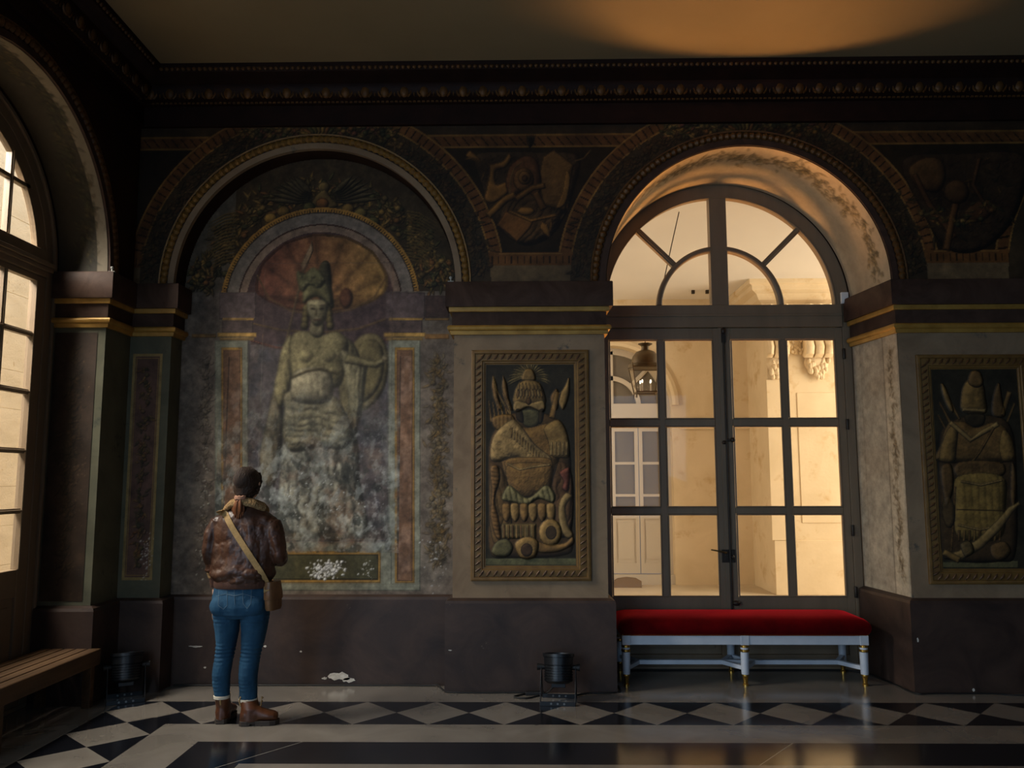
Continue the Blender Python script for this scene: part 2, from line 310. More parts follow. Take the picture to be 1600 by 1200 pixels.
# ---- floor: white stone with a band of black and white lozenges, procedural
def floor_material():
    m = bpy.data.materials.new('polished_stone_floor'); m.use_nodes = True; nt = m.node_tree; N, L = nt.nodes, nt.links
    b = N['Principled BSDF']; tc = N.new('ShaderNodeTexCoord'); sp = N.new('ShaderNodeSeparateXYZ'); L.new(tc.outputs['Object'], sp.inputs[0])
    def mth(op, *a):
        n = N.new('ShaderNodeMath'); n.operation = op
        for i, v in enumerate(a):
            if isinstance(v, (int, float)): n.inputs[i].default_value = v
            else: L.new(v, n.inputs[i])
        return n.outputs[0]
    X, Y = sp.outputs[0], sp.outputs[1]
    by = mth('SUBTRACT', 5.905, Y); lx = mth('ADD', X, 2.825)
    d = mth('MINIMUM', by, lx); onback = mth('LESS_THAN', by, lx)
    t = mth('ADD', mth('MULTIPLY', onback, X), mth('MULTIPLY', mth('SUBTRACT', 1.0, onback), mth('SUBTRACT', Y, 4.924)))
    t = mth('SUBTRACT', t, mth('MULTIPLY', onback, .107))
    fr = mth('FRACT', mth('ADD', mth('DIVIDE', t, .484), 40.0))
    u = mth('MULTIPLY', mth('ABSOLUTE', mth('SUBTRACT', fr, .5)), 2.0)
    v = mth('ABSOLUTE', mth('DIVIDE', mth('SUBTRACT', d, .2625), .2625))
    loz = mth('LESS_THAN', mth('ADD', u, v), 1.0)
    inband = mth('MULTIPLY', mth('GREATER_THAN', d, 0.0), mth('LESS_THAN', d, .525))
    blk1 = mth('MULTIPLY', inband, mth('SUBTRACT', 1.0, loz))
    blk2 = mth('MULTIPLY', mth('GREATER_THAN', d, .875), mth('LESS_THAN', d, 1.25))
    chk = mth('MULTIPLY', mth('GREATER_THAN', d, 1.62), mth('GREATER_THAN', mth('FRACT', mth('DIVIDE', mth('ADD', mth('FLOOR', mth('DIVIDE', X, .6)), mth('FLOOR', mth('DIVIDE', Y, .6))), 2.0)), .25))
    blk = mth('MINIMUM', mth('ADD', mth('ADD', blk1, blk2), chk), 1.0)
    # fine joints: slab joints across the black strip and the mitre at the corner
    jf = mth('FRACT', mth('DIVIDE', mth('ADD', mth('ADD', X, mth('MULTIPLY', Y, -.8)), 30.0), 2.9))
    joint = mth('MULTIPLY', mth('LESS_THAN', mth('ABSOLUTE', mth('SUBTRACT', jf, .5)), .0009), blk2)
    n1 = N.new('ShaderNodeTexNoise'); n1.inputs['Scale'].default_value = 2.2; n1.inputs['Detail'].default_value = 9; n1.inputs['Distortion'].default_value = 1.2; L.new(tc.outputs['Object'], n1.inputs[0])
    rw = N.new('ShaderNodeValToRGB'); rw.color_ramp.elements[0].position = .3; rw.color_ramp.elements[1].position = .7
    rw.color_ramp.elements[0].color = rgba((108, 102, 94)); rw.color_ramp.elements[1].color = rgba((128, 121, 112)); L.new(n1.outputs[0], rw.inputs[0])
    rb = N.new('ShaderNodeValToRGB'); rb.color_ramp.elements[0].color = rgba((12, 13, 17)); rb.color_ramp.elements[1].color = rgba((24, 26, 32)); L.new(n1.outputs[0], rb.inputs[0])
    mx = N.new('ShaderNodeMix'); mx.data_type = 'RGBA'; L.new(blk, mx.inputs['Factor']); L.new(rw.outputs[0], mx.inputs['A']); L.new(rb.outputs[0], mx.inputs['B'])
    m2 = N.new('ShaderNodeMix'); m2.data_type = 'RGBA'; L.new(joint, m2.inputs['Factor']); L.new(mx.outputs['Result'], m2.inputs['A']); m2.inputs['B'].default_value = rgba((150, 145, 135))
    L.new(m2.outputs['Result'], b.inputs['Base Color'])
    n2 = N.new('ShaderNodeTexNoise'); n2.inputs['Scale'].default_value = 6; n2.inputs['Detail'].default_value = 4; L.new(tc.outputs['Object'], n2.inputs[0])
    r2 = N.new('ShaderNodeMapRange'); r2.inputs[3].default_value = .13; r2.inputs[4].default_value = .22; L.new(n2.outputs[0], r2.inputs[0]); L.new(r2.outputs[0], b.inputs['Roughness'])
    b.inputs['Specular IOR Level'].default_value = .8; b.inputs['Coat Weight'].default_value = .3; b.inputs['Coat Roughness'].default_value = .13
    return m
struct(MB().box(-3.7, 7.2, -3.7, 7.0, -.2, 0).build('floor', floor_material()))
struct(MB().box(-3.7, 7.2, -3.7, 7.0, CEIL, CEIL+.2).build('ceiling', M_CEIL))

def arch_piece(mb, u0, u1, cu, r, v0, v1, zs, zt, n=56, cu1=None, r1=None, zs1=None):
    cu1 = cu if cu1 is None else cu1; r1 = r if r1 is None else r1; zs1 = zs if zs1 is None else zs1
    for k in range(n):
        a, b = PI-PI*k/n, PI-PI*(k+1)/n
        xa, za, xb, zb = cu+r*math.cos(a), zs+r*math.sin(a), cu+r*math.cos(b), zs+r*math.sin(b)
        Xa, Za, Xb, Zb = cu1+r1*math.cos(a), zs1+r1*math.sin(a), cu1+r1*math.cos(b), zs1+r1*math.sin(b)
        mb.add([(xa,v0,za),(xb,v0,zb),(xb,v0,zt),(xa,v0,zt),(Xa,v1,Za),(Xb,v1,Zb),(Xb,v1,zt),(Xa,v1,zt)], [(0,1,2,3),(4,7,6,5),(0,4,5,1),(3,2,6,7)])
    mb.box(u0, cu-r, v0, v1, zs, zt); mb.box(cu+r, u1, v0, v1, zs, zt)
def xprism(mb, pts, z0, z1):
    n = len(pts); mb.add([(x,y,z0) for x,y in pts]+[(x,y,z1) for x,y in pts], [tuple(range(n-1,-1,-1)), tuple(range(n,2*n))]+[(i,(i+1)%n,(i+1)%n+n,i+n) for i in range(n)])

# back wall: corner pilaster, shallow painted recess, pier, deep arched doorway, right pier
wb = MB()
arch_piece(wb, XL-.6, .054, ARCH_L, RA, 6.2, 6.6, ZS, CEIL+.05)
arch_piece(wb, .054, 3.445, ARCH_R, RA, 6.2, 7.0, ZS, CEIL+.05, cu1=1.69, r1=1.095, zs1=2.99)
wb.box(3.445, 7.1, 6.2, 7.0, ZS, CEIL+.05)
wb.box(-2.9, -.4, 6.4, 6.6, 0, 4.4)
wb.m = 1
wb.m = 2; xprism(wb, [(XL-.6, 6.2), (-2.74, 6.2), (-2.74, 6.6), (XL-.6, 6.6)], 0, ZS); wb.m = 1
xprism(wb, [(-.54, 6.2), (.62, 6.2), (.595, 7.0), (-.54, 7.0)], 0, ZS)
xprism(wb, [(2.865, 6.2), (7.1, 6.2), (7.1, 7.0), (2.78, 7.0)], 0, ZS)
struct(wb.build('wall_back', [M_UP, M_MARB, M_MARG]))
# left wall with three arched openings, rear wall with two, right wall
wl = MB(lambda u, v, z: (XL-v, u, z)); YL = [4.71, 1.33, -2.05]
for c in YL: arch_piece(wl, c-1.69, c+1.69, c, RA, 0, .45, ZS, CEIL+.05)
wl.box(6.4-.001, 6.6, 0, .45, ZS, CEIL+.05)
wl.m = 1
for a, b in ((5.825, 6.21), (2.445, 3.595), (-.935, .215), (-3.75, -3.165)): wl.box(a, b, 0, .45, 0, ZS)
struct(wl.build('wall_left', [M_UP, M_MARG]))
wr = MB(lambda u, v, z: (u, -3.5-v, z))
for c in (ARCH_L, ARCH_R): arch_piece(wr, c-1.69, c+1.69, c, RA, 0, .25, ZS, CEIL+.05)
wr.box(3.433, 7.1, 0, .25, ZS, CEIL+.05); wr.m = 1
for a, b in ((XL-.6, -2.74), (-.53, .64), (2.85, 7.1)): wr.box(a, b, 0, .25, 0, ZS)
struct(wr.build('wall_rear', [M_UP, M_MARB]))
struct(MB().box(7.0, 7.2, -3.6, 6.3, 0, CEIL+.05).build('wall_right', M_UP))

# plinth (purple brown marble) following every break of the wall
PLINTH = [(-.02, 0), (.05, 0), (.05, .635), (.043, .655), (.012, .668), (-.02, .672)]
def plinth(name, path, patches=()):
    m = MB(); m.sweep(path, PLINTH); m.m = 1
    for pts, y in patches:
        m.add([(x, y, z) for x, z in pts], [tuple(range(len(pts)))])
    return struct(m.build(name, [M_PLIN, M_BARE]))
rr = random.Random(3)
def blob(px, py, rx, ry, Y, n=16):
    c = at(px, py, Y); return ([(c.x+rx*(.6+.6*rr.random())*math.cos(2*PI*i/n), max(.012, c.z+ry*(.5+.7*rr.random())*math.sin(2*PI*i/n))) for i in range(n)], Y)
plinth('baseboard_back', [(-3.44, 5.825), (XL, 5.825), (XL, 6.2), (-2.74, 6.2), (-2.74, 6.4), (-.54, 6.4), (-.54, 6.2), (.62, 6.2), (.60, 6.87)],
       [blob(530, 1057, .09, .035, 6.348), blob(545, 1062, .05, .02, 6.348), blob(507, 1060, .02, .012, 6.348), blob(414, 1010, .012, .01, 6.348), blob(470, 1018, .01, .008, 6.348), blob(703, 1016, .014, .004, 6.148), blob(306, 1010, .05, .008, 6.348), blob(320, 1043, .012, .008, 6.348)])
plinth('baseboard_right', [(2.785, 6.87), (2.865, 6.2), (7.0, 6.2)], [blob(1434, 1000, .008, .02, 6.148, 8), blob(1521, 1078, .012, .012, 6.148, 8)])
plinth('baseboard_left', [(XL, 2.445), (XL, 3.595)])

# impost band: block, gilt fillet, neck, gilt torus
def torus_prof(z0, z1, o, base=-.02):
    c = (z0+z1)/2; h = (z1-z0)/2
    return [(base, z0)]+[(o-h+h*math.cos(a), c+h*math.sin(a)) for a in np.linspace(-PI/2, PI/2, 9)]+[(base, z1)]
def impost(name, path):
    m = MB(); m.sweep(path, [(-.02, 2.868), (.062, 2.868), (.064, 2.874), (.064, 3.056), (.058, 3.064), (-.02, 3.064)])
    m.m = 1; m.sweep(path, [(-.02, 2.832), (.034, 2.832), (.038, 2.838), (.038, 2.868), (-.02, 2.868)])
    m.m = 0; m.sweep(path, [(-.02, 2.722), (.016, 2.722), (.016, 2.832), (-.02, 2.832)])
    m.m = 1; m.sweep(path, torus_prof(2.683, 2.728, .05)); m.sweep(path, [(-.02, 2.655), (.024, 2.655), (.03, 2.683), (-.02, 2.683)])
    return struct(m.build(name, [M_CAP, M_GOLD], smooth=40))
impost('trim_1', [(-3.44, 5.825), (XL, 5.825), (XL, 6.2), (-2.74, 6.2), (-2.74, 6.398)])
impost('trim_2', [(-.54, 6.398), (-.54, 6.2), (.62, 6.2), (.60, 6.86)])
impost('trim_3', [(2.785, 6.86), (2.865, 6.2), (7.0, 6.2)])
impost('trim_4', [(XL-.38, 2.445), (XL, 2.445), (XL, 3.595), (XL-.38, 3.595)])

# cornice with bead row and egg-and-dart, along back and left walls
cp = [(XL, -3.5), (XL, 6.2), (7.0, 6.2)]
cm = MB()
cm.sweep(cp, [(-.02, 4.345), (.04, 4.345), (.04, 4.362), (.025, 4.368), (.025, 4.515), (.05, 4.522), (.05, 4.532), (.075, 4.54), (.115, 4.575), (.128, 4.635), (.128, 4.648),
              (.14, 4.655), (.155, 4.69), (.20, 4.712), (.205, 4.722), (.235, 4.742), (.238, 4.772), (-.02, 4.772)])
def along(step, off, x0=-2.95, x1=6.6, y0=.4):
    x = x0
    while x < x1: yield (x, 6.2-off, 0); x += step
    y = 6.1-off
    while y > y0: yield (XL+off, y, 1); y -= step
cm.m = 1
for x, y, s in along(.155, .105):
    cm.ball((x, y, 4.588), (.040, .026, .050) if not s else (.026, .040, .050), 9, 6)
    for q in (-1, 1):
        pts = [(.052*math.sin(t)*q, .056*math.cos(t)) for t in np.linspace(.35, 2.6, 6)]
        cm.tube([(x+a, y-.006, 4.590+b) if not s else (x+.006, y+a, 4.590+b) for a, b in pts], .0085, 5)
    d = .0775
    cm.tube([(x+d, y-.008, 4.638), (x+d, y-.004, 4.55)] if not s else [(x+.008, y+d, 4.638), (x+.004, y+d, 4.55)], [.011, .004], 5)
for x, y, s in along(.043, .222): cm.ball((x, y, 4.732), (.017, .013, .017) if not s else (.013, .017, .017), 7, 5)
for x, y, s in along(.036, .052, x1=5): cm.box(x-.011, x+.011, y-.008, y+.01, 4.522, 4.536) if not s else cm.box(x-.01, x+.008, y-.011, y+.011, 4.522, 4.536)
struct(cm.build('trim_5', [M_CORN, M_DGOLD], smooth=45))

# archivolts: plain fascia and rope moulding round each arch
def archivolt(name, xf, cx, n=150, fascia=None, rope=None):
    m = MB(xf)
    m.arcband(cx, ZS, [(RA-.001, .03), (RA-.001, -.012), (RA+.046, -.012), (RA+.05, .01)], n=72)
    m.m = 1
    rings = []
    for k in range(n+1):
        a = PI*k/n; bul = .006*math.cos(PI*k)
        rings.append([(cx+(RA+.082+(.026+bul)*math.cos(t))*math.cos(a), -.004-(.020+bul)*max(0, math.sin(t)), ZS+(RA+.082+(.026+bul)*math.cos(t))*math.sin(a)) for t in np.linspace(0, PI, 7)])
    m.loft(rings, False, False)
    m.arcband(cx, ZS, [(RA+.108, .004), (RA+.108, -.014), (RA+.120, -.016), (RA+.124, .004)], n=72)
    return struct(m.build(name, [M_MARB if fascia is None else fascia, rope or M_DGOLD], smooth=40))
archivolt('trim_6', lambda u, v, z: (u, 6.2+v, z), ARCH_L, rope=mat('lit_gilding', (112, 80, 36), .45, (136, 100, 46), 20, metal=.2, bump=.1))  # left rope gilding made paler, the light falling on it put into the colour
archivolt('trim_7', lambda u, v, z: (u, 6.2+v, z), ARCH_R, fascia=M_CAP)
archivolt('trim_8', lambda u, v, z: (XL-v, u, z), YL[0], fascia=M_CAP)
# ------------------------------------------------------------------ painted decoration
PAINT = painted_mat('old_wall_painting', gain=1.25)
PAINTS = painted_mat('pale_soffit_paint', gain=1.2, mottling=.12, bump=.03, wear=(190, 170, 140), wear_lo=.74, wear_hi=.85)
PAINTD = painted_mat('dark_wall_painting', gain=.95, wear=(70, 54, 38), wear_lo=.78, wear_hi=.9)  # upper wall painting, lower gain than the mural
PAINTT = painted_mat('painted_trophy', gain=1.1, wear=(90, 70, 50), wear_lo=.78, wear_hi=.9)
OCH = [(128, 96, 44), (108, 82, 40), (92, 76, 40), (72, 66, 36), (120, 78, 40), (60, 58, 34), (140, 108, 56)]
GRN = [(66, 70, 46), (82, 80, 50), (54, 58, 40), (100, 92, 56), (112, 90, 50), (84, 64, 40)]

# ---- upper wall: garland bands, ticked borders and trophies in the spandrels
def upper_wall():
    s = Canvas(XL, 4.25, 3.05, 4.36, .0075, (50, 33, 19)); rng = np.random.default_rng(11)
    X, Z = s.X, s.Z
    R1 = np.hypot(X-ARCH_L, Z-ZS); R2 = np.hypot(X-ARCH_R, Z-ZS); R3 = np.hypot(X-(ARCH_R+3.38), Z-ZS); R = np.minimum(np.minimum(R1, R2), R3)
    ANG = np.where(R1 < R2, np.arctan2(Z-ZS, X-ARCH_L), np.arctan2(Z-ZS, X-ARCH_R))
    s.mask((Z > 4.262)*1., (52, 38, 23)); s.mask((np.abs(Z-4.265) < .006)*1., (110, 78, 36))
    s.mask(((Z > 4.165) & (Z < 4.258))*1., (86, 54, 26))
    s.shade_mul(((Z > 4.175) & (Z < 4.25) & (np.mod(X*1.0+(Z-4.2)*.8, .075) < .012))*1., .35)
    s.mask((np.abs(Z-4.17) < .005)*1., (112, 80, 38))
    panel = (Z < 4.165) & (R > 1.49) & (Z > 3.305); s.mask(panel*1., (36, 26, 13))
    s.mask(((R > 1.38) & (R < 1.49) & (Z > 3.2))*1., (92, 58, 28))
    s.shade_mul(((R > 1.395) & (R < 1.47) & (np.mod(ANG*1.43, .06) < .012) & (Z > 3.2))*1., .4)
    for r0 in (1.386, 1.482): s.mask(((np.abs(R-r0) < .006) & (Z > 3.2))*1., (122, 88, 42))
    bot = (Z > 3.2) & (Z < 3.305) & (R > 1.38); s.mask(bot*1., (94, 60, 28)); s.shade_mul((bot & (np.mod(X, .05) < .01) & (Z > 3.22) & (Z < 3.28))*1., .45)
    s.mask(((np.abs(Z-3.298) < .006) & (R > 1.46))*1., (124, 90, 44))
    s.mask(((Z < 3.2) & (R > 1.38))*1., (98, 78, 52))
    s.mask(((R > 1.2) & (R < 1.38))*1., (54, 42, 26))
    for cx in (ARCH_L, ARCH_R):
        for k in range(2):
            arc = [(cx+1.295*math.cos(a), ZS+1.295*math.sin(a)) for a in np.linspace(.05, PI-.05, 60)]
            s.garland(arc, .12, 620, [(66, 52, 30), (84, 62, 34), (58, 50, 32), (96, 70, 36), (72, 48, 26)], rng, .07, .8)
        # cartouche over the crown of the arch, garlands hanging either side
        for q in (-1, 1): s.garland([(cx+q*.12, 4.30), (cx+q*.35, 4.33), (cx+q*.62, 4.27)], .10, 110, OCH+[(120, 70, 50)], rng, .07, .95, .4)
        s.ell(cx, 4.21, .10, .09, (104, 72, 34), bulge=.03); s.ell(cx, 4.21, .055, .05, (70, 48, 26), bulge=.03)
        for k in range(13):
            a = -.1+PI*1.06*k/12; s.leaf(cx+.06*math.cos(a), 4.25+.02*math.sin(a), a, .12, .05, OCH[k % 5])
    # spandrel trophy between the two arches, photo positions on the wall plane
    P = lambda pts: xz(pts, 6.2)
    o1, o2, o3 = (124, 84, 38), (104, 68, 32), (92, 60, 30)
    s.shape(P([(742,244),(790,236),(850,238),(905,244),(896,300),(884,336),(858,372),(820,384),(790,366),(768,340),(752,290)]), (58, 42, 25), .06, tex=.008, folds=(40, .09, .012, .2, 8))
    s.shape(P([(800,300),(860,306),(880,330),(850,372),(810,380),(780,350)]), (74, 52, 28), .05, tex=.006, folds=(-30, .06, .010, .15, 5))
    for k in range(46): s.leaf(*P([(752+rng.random()*140, 248+rng.random()*110)])[0], rng.random()*6.28, .07+.05*rng.random(), .026, [(96, 66, 32), (74, 54, 28), (110, 76, 36), (58, 50, 30)][k % 4], .8)
    s.shape(P([(845,300),(843,270),(848,245),(866,234),(897,258),(892,282),(884,330),(864,326),(848,322)]), (98, 68, 34), .04, smooth=False, tex=.004)
    s.shape(P([(776,352),(790,330),(835,344),(828,358),(808,379),(794,366)]), (112, 72, 34), .02, smooth=False, tex=.003)
    s.shape(P([(760,295),(765,262),(750,250),(738,252),(728,244),(735,236),(748,246),(765,256),(785,252),(795,240),(800,248),(790,262),(775,268),(776,288),(790,285),(800,292),(790,306),(770,318),(757,312)]), o1, .03)
    for k in range(5): s.leaf(*P([(752-3*k, 256-2*k)])[0], 2.2+.25*k, .07, .02, o1)
    s.shape(P([(795,262),(815,245),(830,244),(842,258),(846,290),(838,310),(820,298),(800,308),(790,290)]), (96, 60, 32), .05, folds=(30, .05, .006, .1, 3))
    s.ell(*P([(818,281)])[0], .085, .10, o2, bulge=.05); s.ell(*P([(820,278)])[0], .055, .06, (120, 80, 38), bulge=.05); s.ell(*P([(820,279)])[0], .025, .028, (84, 54, 28))
    s.stroke(P([(795,320),(798,280),(804,262),(815,254)]), .012, (140, 104, 56))
    s.stroke(P([(762,338),(790,312),(806,304)]), .06, o1); s.stroke(P([(806,312),(832,294),(852,290)]), .05, o1); s.stroke(P([(836,300),(850,328)]), .06, o2)
    s.stroke(P([(795,330),(830,345),(870,336)]), .03, o1); s.ell(*P([(822,330)])[0], .07, .04, o1); s.leaf(*P([(845,345)])[0], -1.1, .17, .07, o1)
    s.shape(P([(884,268),(892,278),(884,318),(868,326),(878,300)]), (126, 88, 42), .02)
    s.stroke(P([(860,362),(862,340)]), .022, (96, 66, 32)); s.stroke(P([(898,252),(912,248),(923,235)]), .012, (130, 96, 50))
    for k in range(6): s.leaf(*P([(828, 232)])[0], 1.2+.12*k, .12, .025, (66, 50, 30))
    # right spandrel
    rng2 = np.random.default_rng(5)
    s.shape(P([(1410,250),(1500,240),(1600,244),(1590,330),(1540,388),(1480,390),(1440,330)]), (50, 36, 22), .06, tex=.008, folds=(50, .09, .012, .2, 8))
    for k in range(46): s.leaf(*P([(1430+rng2.random()*150, 250+rng2.random()*120)])[0], rng2.random()*6.28, .07+.05*rng2.random(), .026, [(80, 54, 28), (62, 46, 24), (90, 62, 30), (50, 42, 26)][k % 4], .8)
    s.shape(P([(1420,262),(1445,246),(1470,250),(1478,276),(1466,300),(1440,296),(1424,282)]), (86, 58, 30), .05, tex=.004)
    s.stroke(P([(1428,272),(1452,320),(1492,372)]), .05, (82, 52, 28)); s.stroke(P([(1498,296),(1488,340),(1478,392)]), .06, (92, 60, 30))
    s.ell(*P([(1494,300)])[0], .10, .10, (84, 56, 30), bulge=.06); s.ell(*P([(1530,330)])[0], .13, .08, (78, 50, 28), rot=.5, bulge=.05)
    s.stroke(P([(1530,246),(1520,290),(1545,330)]), .04, (76, 50, 28)); s.garland(P([(1440,330),(1500,348),(1560,320)]), .12, 50, OCH, rng2, .07)
    s.mottle(4, .28, 4); s.mottle(21, .2, 14)
    keep = lambda X, Z: (np.hypot(X-ARCH_L, Z-ZS) > RA+.04) & (np.hypot(X-ARCH_R, Z-ZS) > RA+.04)
    o = s.mesh('wall_painting', PAINTD, lambda X, Z, H: (X, 6.196+0*X, Z), keep)
    tag(o, 'dark painted band of garlands and weapon trophies above and between the two arches', 'mural')
upper_wall()

# ---- tall mural in the recess: armed goddess in a painted shell niche
def mural():
    Y = 6.4; P = lambda pts: xz(pts, Y); s = Canvas(-2.742, -.538, .668, 4.17, .0065, (96, 84, 72)); rng = np.random.default_rng(3); X, Z = s.X, s.Z
    def rect(x0, y0, x1, y1, col, **k): s.shape(P([(x0, y0), (x1, y0), (x1, y1), (x0, y1)]), col, .004, smooth=False, edge=k.pop('edge', .8), **k)
    s.mottle(2, .3, 5, tint=(120, 110, 96))
    rc = (-1.640, 2.945); R = np.hypot(X-rc[0], Z-rc[1]); up = Z > 3.05
    s.mask(up*1., (58, 45, 28)); s.mask((up & (X < -2.35))*.7, (92, 84, 72))
    # garlands, fruit and palms over the niche arch
    for rr_, n in ((.90, 300), (.99, 260)):
        s.garland([(rc[0]+rr_*math.cos(a), rc[1]+rr_*math.sin(a)) for a in np.linspace(.12, PI-.12, 40)], .12, n, OCH+[(84, 66, 38), (70, 56, 32), (98, 78, 44)], rng, .085, .85, .25)
    for q in (-1, 1):
        for k in range(16):
            x0, z0 = P([(636+q*0, 330+5*k)])[0]; x0 = rc[0]+q*(x0-rc[0]); s.stroke([(x0, z0), (x0+q*.10, z0-.02), (x0+q*.24, z0-.10)], [.012, .016, .003], (124, 96, 48))
        s.garland([(rc[0]+q*.96, 3.30), (rc[0]+q*.99, 3.10)], .13, 70, OCH, rng, .08, .95, .5)
    s.ell(rc[0]+.01, 3.92, .05, .05, (98, 78, 44)); s.shape([(rc[0]-.10, 3.74), (rc[0]-.05, 3.86), (rc[0]+.02, 3.90), (rc[0]+.07, 3.84), (rc[0]+.13, 3.76), (rc[0]+.02, 3.72)], (96, 76, 42), .04)
    for q in (-1, 1):
        for k in range(7): s.leaf(rc[0]+q*.08, 3.80+.01*k, (PI/2-q*(PI/2-.05-.12*k)), .42-.03*k, .06, (74, 62, 40))
    for k in range(9): s.ell(rc[0]-.42+.105*k, 3.76+.04*math.sin(k*2.2)-.10*abs(k-4)/4, .055, .05, OCH[k % 5], bulge=.05)
    # niche arch rings
    A = np.arctan2(Z-rc[1], X-rc[0])
    for r0, r1, c in ((.765, .805, (150, 108, 48)), (.668, .765, (112, 100, 88)), (.655, .668, (64, 44, 34)), (.60, .655, (122, 100, 82)), (.0, .60, (72, 52, 48))):
        s.mask((up & (R >= r0) & (R < r1))*1., c)
    s.shade_mul((up & (R > .768) & (R < .79) & (np.mod(A*.78, .022) < .008))*1., .35); s.shade_mul((up & (R > .757) & (R < .768))*1., .5)
    # niche interior
    rect(388, 458, 607, 846, (74, 66, 64))
    win = (X > P([(388, 650)])[0][0]) & (X < P([(607, 650)])[0][0]) & (Z < 3.05) & (Z > P([(500, 846)])[0][1])
    s.mask(win*np.clip((fbm(X*7, Z*5, 31)-.45)*5, 0, 1)*.6, (104, 92, 84)); s.mask(win*np.clip((fbm(X*10, Z*8, 37)-.5)*5, 0, 1)*.5, (56, 56, 62))
    s.mask((win & (Z > 2.62))*.85, (66, 50, 48))
    # shell
    sx, sz = -1.63, 3.10; ez = np.where(Z > sz, .435, .215); ang = np.arctan2(Z-2.93, X-sx); E = np.hypot((X-sx)/.545, (Z-sz)/ez)*(1+.02*np.abs(np.sin(ang*7.5)))
    ins = E < 1; t = np.clip((X-sx)/.9+.45, 0, 1)[..., None]; shc = np.array((108, 66, 49))*(1-t)+np.array((146, 110, 60))*t
    fl = .72+.34*np.abs(np.sin(ang*7.5))**.7; fl = np.where((E > .955), .62, fl); fl = fl*np.where(Z < 3.02, .8, 1)
    s.c = np.where(ins[..., None], shc*fl[..., None], s.c)
    s.stroke(P([(402, 430), (420, 466), (455, 486), (500, 492), (550, 484), (585, 464), (605, 430)]), .012, (140, 106, 66))
    s.stroke(P([(392, 505), (440, 516), (500, 520), (560, 514), (605, 498)]), .014, (140, 108, 64)); s.stroke(P([(392, 532), (430, 543), (500, 548), (560, 544), (605, 530)]), .018, (116, 72, 54))
    s.ell(*P([(541, 466)])[0], .055, .085, (86, 54, 36), bulge=.04)
    # painted pilasters, capitals and panels
    for (xa, xb, pa, pb, ya) in ((336, 388, 349, 376, 532), (607, 657, 620, 645, 530)):
        rect(xa, ya, xb, 922, (122, 120, 102)); rect(pa-3, 543, pb+3, 911, (150, 112, 54)); rect(pa, 547, pb, 908, (110, 80, 58)); 
        x0, x1 = P([(pa, 700)])[0][0], P([(pb, 700)])[0][0]; zz = (Z > .78) & (Z < 2.52) & (X > x0+.01) & (X < x1-.01)
        s.mask(zz*np.clip((fbm(X*14, Z*8, 41)-.42)*4, 0, 1)*.6, (142, 112, 92)); s.shade_mul((zz & (X < x0+.028))*1., .7)
    for (xa, xb, o) in ((343, 400, 0), (603, 664, 0)):
        rect(xa, 457, xb, 499, (92, 76, 72)); rect(xa+5, 497, xb-3, 501, (172, 132, 68)); rect(xa+4, 501, xb-4, 521, (84, 68, 62)); rect(xa-3, 520, xb+1, 527, (176, 136, 70)); rect(xa+1, 528, xb-3, 532, (150, 118, 66))
    rect(664, 462, 702, 497, (66, 50, 44)); rect(664, 497, 702, 501, (120, 90, 50)); rect(664, 522, 702, 530, (128, 92, 50)); rect(300, 522, 338, 528, (120, 90, 50))
    rect(384, 848, 612, 922, (124, 122, 104)); rect(334, 912, 657, 923, (120, 118, 100)); rect(400, 861, 595, 911, (150, 114, 56)); rect(404, 866, 591, 906, (74, 70, 46), edge=.5)
    s.garland(P([(683, 560), (685, 640), (684, 720), (688, 800), (684, 880)]), .12, 420, OCH[:2]+[(116, 100, 68), (104, 84, 54), (92, 80, 56)], rng, .075, .42, .3)
    s.garland(P([(322, 560), (320, 700), (322, 880)]), .08, 160, [(112, 98, 80), (124, 108, 84), (98, 86, 70)], rng, .07, .4)
    # the figure
    g1, g2, g3, g4 = (124, 112, 78), (112, 100, 68), (142, 130, 102), (98, 88, 62)
    sh = lambda pts, c, **k: s.shape(P(pts), c, k.pop('bulge', .05)*1.5, edge=.84, **k)
    sh([(548,560),(556,532),(577,521),(597,528),(606,552),(606,584),(597,614),(578,636),(560,642),(550,612)], (112, 98, 66), bulge=.03); sh([(556,565),(562,540),(578,530),(594,537),(600,556),(599,584),(590,608),(574,626),(562,628),(556,600)], (100, 88, 58), bulge=.03)
    s.stroke(P([(474,424),(458,490),(441,562),(427,635),(416,700)]), .017, (132, 108, 74)); s.shape(P([(473,425),(470,414),(488,376),(490,392),(478,420)]), (140, 112, 82), .012, smooth=False)
    sh([(526,526),(548,532),(562,556),(568,600),(562,650),(552,700),(540,706),(532,640),(528,580)], g4, folds=(3, .045, .010, .10, 7))
    sh([(430,606),(442,640),(440,700),(428,760),(412,752),(406,714),(416,660)], (100, 88, 66), folds=(8, .05, .010, .1, 8))
    sh([(456,524),(442,540),(434,576),(428,612),(438,636),(452,612),(460,570)], g1, folds=(20, .06, .006, .1, 4))
    sh([(448,676),(498,684),(542,678),(560,740),(572,800),(576,834),(548,842),(520,838),(490,842),(462,836),(434,832),(436,760)], (136, 130, 112), folds=(4, .075, .024, .16, 12), bulge=.06)
    sh([(520,672),(552,670),(562,720),(556,770),(538,742)], (108, 100, 84), folds=(10, .05, .014, .12, 19))
    sh([(450,612),(516,616),(538,640),(552,676),(540,702),(500,700),(456,706),(442,682),(444,646)], (120, 110, 84), folds=(78, .06, .014, .14, 9), bulge=.06)
    sh([(456,526),(476,517),(502,524),(526,518),(544,534),(540,568),(532,602),(500,608),(466,604),(454,574)], g1, tex=.010, bulge=.07)
    for k in range(2): s.ell(*P([(478+36*k, 556)])[0], .06, .055, (124, 112, 78), bulge=.06, a=.6, edge=1)
    sh([(460,582),(495,574),(518,584),(518,624),(486,632),(456,622)], g3, folds=(8, .05, .004, .05, 2), bulge=.08)
